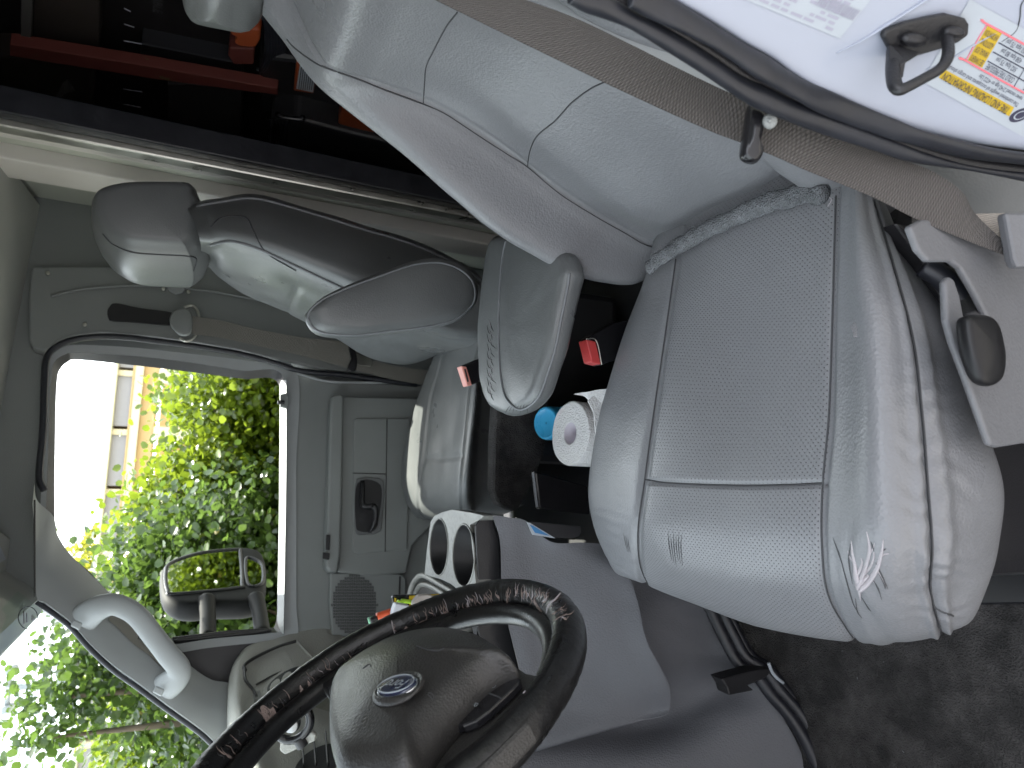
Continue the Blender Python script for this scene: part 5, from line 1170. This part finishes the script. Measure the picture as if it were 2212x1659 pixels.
# ================================================================== outside
def leaves(nm, parent, cfn, n, size, m, seed):
    r = np.random.default_rng(seed); c = cfn(r, n); n = len(c)
    # orient each round leaf
    a = r.normal(size=(n, 3)); a[:, 2] *= .7; a /= np.linalg.norm(a, axis=1, keepdims=True)
    nn_ = r.normal(size=(n, 3))+np.array([0, -.3, .9]); nn_ -= a*(nn_*a).sum(1, keepdims=True); nn_ /= np.linalg.norm(nn_, axis=1, keepdims=True); b = np.cross(nn_, a)
    s = size*r.uniform(.55, 1.25, n)[:, None]
    ring = [(-.5, 0, 0), (-.3, .38, .06), (.15, .46, .10), (.5, .1, .02), (.5, -.1, .02), (.15, -.46, .10), (-.3, -.38, .06)]
    vs = np.stack([c+s*(x*a+y*b+z*nn_) for x, y, z in ring]+[c+s*(.05*a-.02*nn_)], 1).reshape(-1, 3)
    k = len(ring); idx = np.arange(n)[:, None, None]*(k+1)+np.array([[k, i, (i+1) % k] for i in range(k)])[None]
    F_ = idx.reshape(-1, 3); me = bpy.data.meshes.new(nm); cc = c.mean(0)
    me.vertices.add(len(vs)); me.vertices.foreach_set('co', (vs-cc).astype(np.float32).ravel())
    me.loops.add(F_.size); me.loops.foreach_set('vertex_index', F_.ravel().astype(np.int32))
    me.polygons.add(len(F_)); me.polygons.foreach_set('loop_start', np.arange(0, F_.size, 3, dtype=np.int32)); me.polygons.foreach_set('loop_total', np.full(len(F_), 3, dtype=np.int32))
    tone = np.repeat(np.clip(r.normal(.45, .2, n), 0, 1), k+1); at = me.attributes.new('tone', 'FLOAT', 'POINT'); at.data.foreach_set('value', tone.astype(np.float32))
    me.materials.append(m); me.update(calc_edges=True); me.validate()
    o = bpy.data.objects.new(nm, me); o.location = Vector(cc); o.matrix_world = Matrix.Translation(Vector(cc)); place(o, parent); o['kind'] = 'stuff'; return o
def clumped(r, n, blobs):
    """blobs: (centre, radii); leaves cluster on many small twig ends spread in each blob"""
    w = np.array([b[1][0]*b[1][2] for b in blobs]); w = w/w.sum(); out = []
    for b, ww in zip(blobs, w):
        k = max(3, int(n*ww/16)); t = r.normal(size=(k, 3)); t /= np.linalg.norm(t, axis=1, keepdims=True); rad = r.uniform(.25, 1.08, k)[:, None]**.5
        tw_ = np.array(b[0])+t*rad*np.array(b[1]); q = np.repeat(tw_, 16, 0)+r.normal(size=(k*16, 3))*np.array([.10, .10, .12]); out.append(q)
    return np.concatenate(out)
# canopy tops read at the window, then carried on beyond it
top = [(800, 375), (850, 332), (900, 348), (950, 305), (1000, 308), (1050, 285), (1100, 262), (1150, 240), (1200, 232), (1250, 218), (1290, 228)]
YH = 5.6
tx = [P(px, py, Y=YH) for py, px in top]
def hedge_top(x):
    xs = np.array([p[0] for p in tx]); zs = np.array([p[2] for p in tx]); o = np.argsort(xs)
    return np.interp(x, xs[o], zs[o])
hx = np.arange(-9.5, 7.5, 1.0)
hg = 'leafy shrubs behind the van'
k = 0
names = ['bright green sea grape shrub outside the passenger window', 'bright green shrub left of the window shrubs, further back', 'round leaved green shrub filling the lower window']
xmin = min(p[0] for p in tx); xmax = max(p[0] for p in tx)
xs_ = [-2.6, -1.7, -.9, -.1, .6, 1.6, 2.8, 4.2, 5.8]
labs = ['leafy shrub just behind the outside mirror, reaching the roof line', 'leafy shrub in the front half of the passenger window', 'leafy shrub in the middle of the passenger window, before the beige building', 'lower leafy shrub in the middle right of the passenger window', 'low leafy shrub under the orange shop openings', 'leafy shrub past the rear edge of the passenger window', 'leafy shrub further along the verge beside the cargo box', 'leafy shrub at the rear corner of the cargo box', 'leafy shrub last in the row along the verge']
for i, x in enumerate(xs_):
    zt = float(hedge_top(x)); r_ = random.Random(i)
    t = thing('leafy_shrub', labs[i], 'shrub', (x, 6.0, 0), 'leafy shrubs along the verge')
    blobs = []
    for q in range(9):
        bx = x+r_.uniform(-.55, .55); rz = r_.uniform(.28, .42); zt2 = float(hedge_top(bx))
        bz = r_.uniform(.25, zt2-rz*1.1) if q > 2 else zt2-rz*1.15+r_.uniform(-.1, .05)
        blobs.append(((bx, 6.0+r_.uniform(-.5, .6), bz), (r_.uniform(.35, .5), .42, rz)))
    leaves('crown', t, lambda r, n, blobs=blobs: clumped(r, n, blobs), 11000, .055, lf1, 20+i)
    for j in range(4):
        bb_ = blobs[j*2]; tube('trunk', [V(x+r_.uniform(-.1, .1), 6.0, 0), V((x+bb_[0][0])/2, 6.05, bb_[0][2]*.5), np.array(bb_[0])], [.035, .022, .008], barkm, t, 14, 7)
# shrubs and trees seen through the windshield
wt = [((7, 1603), 4.6), ((24, 1516), 4.6), ((45, 1499), 4.8), ((73, 1412), 5.0), ((126, 1370), 5.2), ((181, 1384), 5.4)]
for i, ((px, py), Y) in enumerate(wt):
    p = P(px+14, py, Y=Y); x, zt = p[0], p[2]
    t = thing('leafy_tree', ['tall dark tree at the near end seen through the windshield', 'dark tree with a reaching sprig beside the lamp post', 'dark tree just below the lamp post through the windshield', 'green tree in the middle of the windshield view', 'green tree with a thin top sprig beyond the pillar', 'green tree tucked against the pillar cover through the windshield'][i], 'tree', (x, Y, 0), 'trees seen through the windshield')
    r_ = random.Random(50+i); blobs = [((x, Y, zt-.2), (.12, .12, .28)), ((x+.2, Y+.1, zt-.45), (.2, .25, .3))]
    for q in range(10):
        rz = r_.uniform(.3, .5); blobs.append(((x+r_.uniform(-.7, .7), Y+r_.uniform(-.3, .9), r_.uniform(.5, zt-.75)), (r_.uniform(.4, .6), .45, rz)))
    leaves('crown', t, lambda r, n, blobs=blobs: clumped(r, n, blobs), 12000, .052, lf2, 70+i)
    for j in range(5): bb_ = blobs[j*2]; tube('trunk', [V(x, Y, 0), V((x+bb_[0][0])/2, Y, bb_[0][2]*.6), np.array(bb_[0])], [.045, .028, .008], barkm, t, 14, 7)
# yellowish tree behind the building end
p1 = P(185, 1215, Y=24)
t = thing('yellow_green_tree', 'yellow green round tree rising above the far end of the beige building', 'tree', (p1[0], 24, 0))
leaves('crown', t, lambda r, n: clumped(r, n, [((p1[0], 24, p1[2]-1.2), (1.5, 1.2, 1.5)), ((p1[0]-.9, 24.3, p1[2]-1.8), (1.3, 1, 1.3)), ((p1[0]+.9, 24, p1[2]-2.2), (1.2, 1, 1.2))]), 9000, .16, lf3, 99)
tube('trunk', [V(p1[0], 24, 0), V(p1[0]+.1, 24, p1[2]-2)], [.2, .12], barkm, t, 10, 10)
# beige shop building with grey fascia panels
YBD = 17.0
bd = thing('shop_building', 'long beige shop building with grey fascia panels and orange walls', 'building', (P(280, 1000, Y=YBD)[0], YBD, 0))
za = P(250, 787, Y=YBD)[2]; xl, xr = P(200, 1440, Y=YBD)[0]-6, P(250, 700, Y=YBD)[0]+9
def hz_(px): return P(px, 787, Y=YBD)[2]
def bar(nm, zlo, zhi, m, y0=0, y1=.3, xa=None, xb=None): return box(nm, (((xa if xa is not None else xl)+(xb if xb is not None else xr))/2, YBD+(y0+y1)/2, (zlo+zhi)/2), (abs((xb if xb is not None else xr)-(xa if xa is not None else xl)), abs(y1-y0), abs(zhi-zlo)), m, bd, .01)
z1, z2, z3, z4, z5, z6 = [hz_(v_) for v_ in (250, 258, 290, 294, 313, 345)]
bar('roof_trim', z2, z1, cream, -.25, .6); bar('yellow_trim', z4, z3, stucco2, -.12, .3); bar('cream_beam', z5, z4, stucco, -.1, .3); bar('orange_band', z6, z5, stucco2, .05, .3)
sp_x = abs(P(258, 900, Y=YBD)[0]-P(266, 1020, Y=YBD)[0])*1.0
x = P(250, 790, Y=YBD)[0]; dx = abs(P(258, 807, Y=YBD)[0]-P(262, 935, Y=YBD)[0])
q = x-40*0
n0 = -4
xx = P(250, 805, Y=YBD)[0]
for i in range(-5, 9):
    a = xx-i*dx
    if a > xr or a-dx < xl: continue
    bar('fascia_panel', z3, z2, fascia, .0, .2, a-dx*.45-dx*.45, a-.0-dx*.05)
    bar('fascia_divider', z3-.02, z2+.02, stucco, -.08, .15, a-dx*.05, a+dx*.05)
bar('back_wall', 0, z6, stucco2, 2.2, 2.4); bar('upper_wall', z6, z1-.05, stucco2, .35, .6)
for i in range(-5, 9):
    a = xx-i*dx
    if a > xr or a < xl: continue
    bar('column', 0, z6, stucco, .0, .35, a-.16, a+.16)
    bar('shop_window', .9, z6-.45, bldglass, 2.1, 2.15, a+.4, a+dx-.4); bar('window_bar', 1.7, 1.78, cream, 2.05, 2.1, a+.4, a+dx-.4)
    bar('shop_sign', z6-.4, z6-.08, (tealp if i % 3 == 0 else cream), 2.0, 2.1, a+.8, a+dx-.6)
# street lamp seen through the windshield
lp_ = thing('lamp_post', 'thin grey lamp post with a level cross arm above the trees', 'lamp post', (P(17, 1486, Y=15)[0], 15, 0))
b0 = P(17, 1486, Y=15); tube('post', [V(b0[0], 15, 0), V(b0[0], 15, b0[2])], [.09, .06], polem, lp_, 6, 8)
tube('cross_arm', [P(22, 1452, Y=15), P(17, 1486, Y=15), P(15, 1522, Y=15)], .05, polem, lp_, 8, 8)
for q in ((23, 1446), (15, 1530)): tube('lamp_head', [P(q[0]-1, q[1]-7, Y=15), P(q[0]+1, q[1]+7, Y=15)], [.11, .13], polem, lp_, 6, 10)

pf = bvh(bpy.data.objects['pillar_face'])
patch('handle_recess', [(232, 1338), (256, 1326), (285, 1336), (330, 1382), (370, 1424), (368, 1438), (352, 1444), (318, 1416), (282, 1388), (250, 1356)], mat('recess_shade_plastic', (.15, .145, .135), .6), pillar, pf, .003)  # shade inside the grab handle, put into a darker patch colour

random.seed(5)
for k in range(26):                            # small chips and specks in the jamb paint
    x, y = (random.gauss(1880, 8), random.gauss(150, 30)) if k < 12 else (random.uniform(1800, 2200), random.uniform(60, 270))
    r = random.uniform(.6, 1.5); q = [JW(x+r*math.cos(a), y+r*math.sin(a)*.8, .0004) for a in (0, 1.3, 2.6, 3.9, 5.2)]
    link('paint_chip', q, [(0, 1, 2, 3, 4)], inkg, jamb, False)
text('faint_lettering', 'ABLE', C(331, -10, XC-.02), C(331, 24, XC-.02), (-1, 0, 0), mat('faint_print', (.05, .05, .055), .6), ca, lift=.001)
# crumbs and lint on the carpet
vs = []; fs = []
for k in range(9):
    x, y = random.uniform(1560, 2200), random.uniform(1330, 1650); c = P(x, y, Z=.728); a = random.uniform(0, 3.1); L_ = random.uniform(.0006, .0018); d = V(math.cos(a), math.sin(a), 0)*L_; e = V(-math.sin(a), math.cos(a), 0)*.0006
    z = len(vs); vs += [c-d-e, c+d-e, c+d+e, c-d+e]; fs.append((z, z+1, z+2, z+3))
tag(link('carpet_lint', vs, fs, fuzz, fl_, False), kind='stuff')
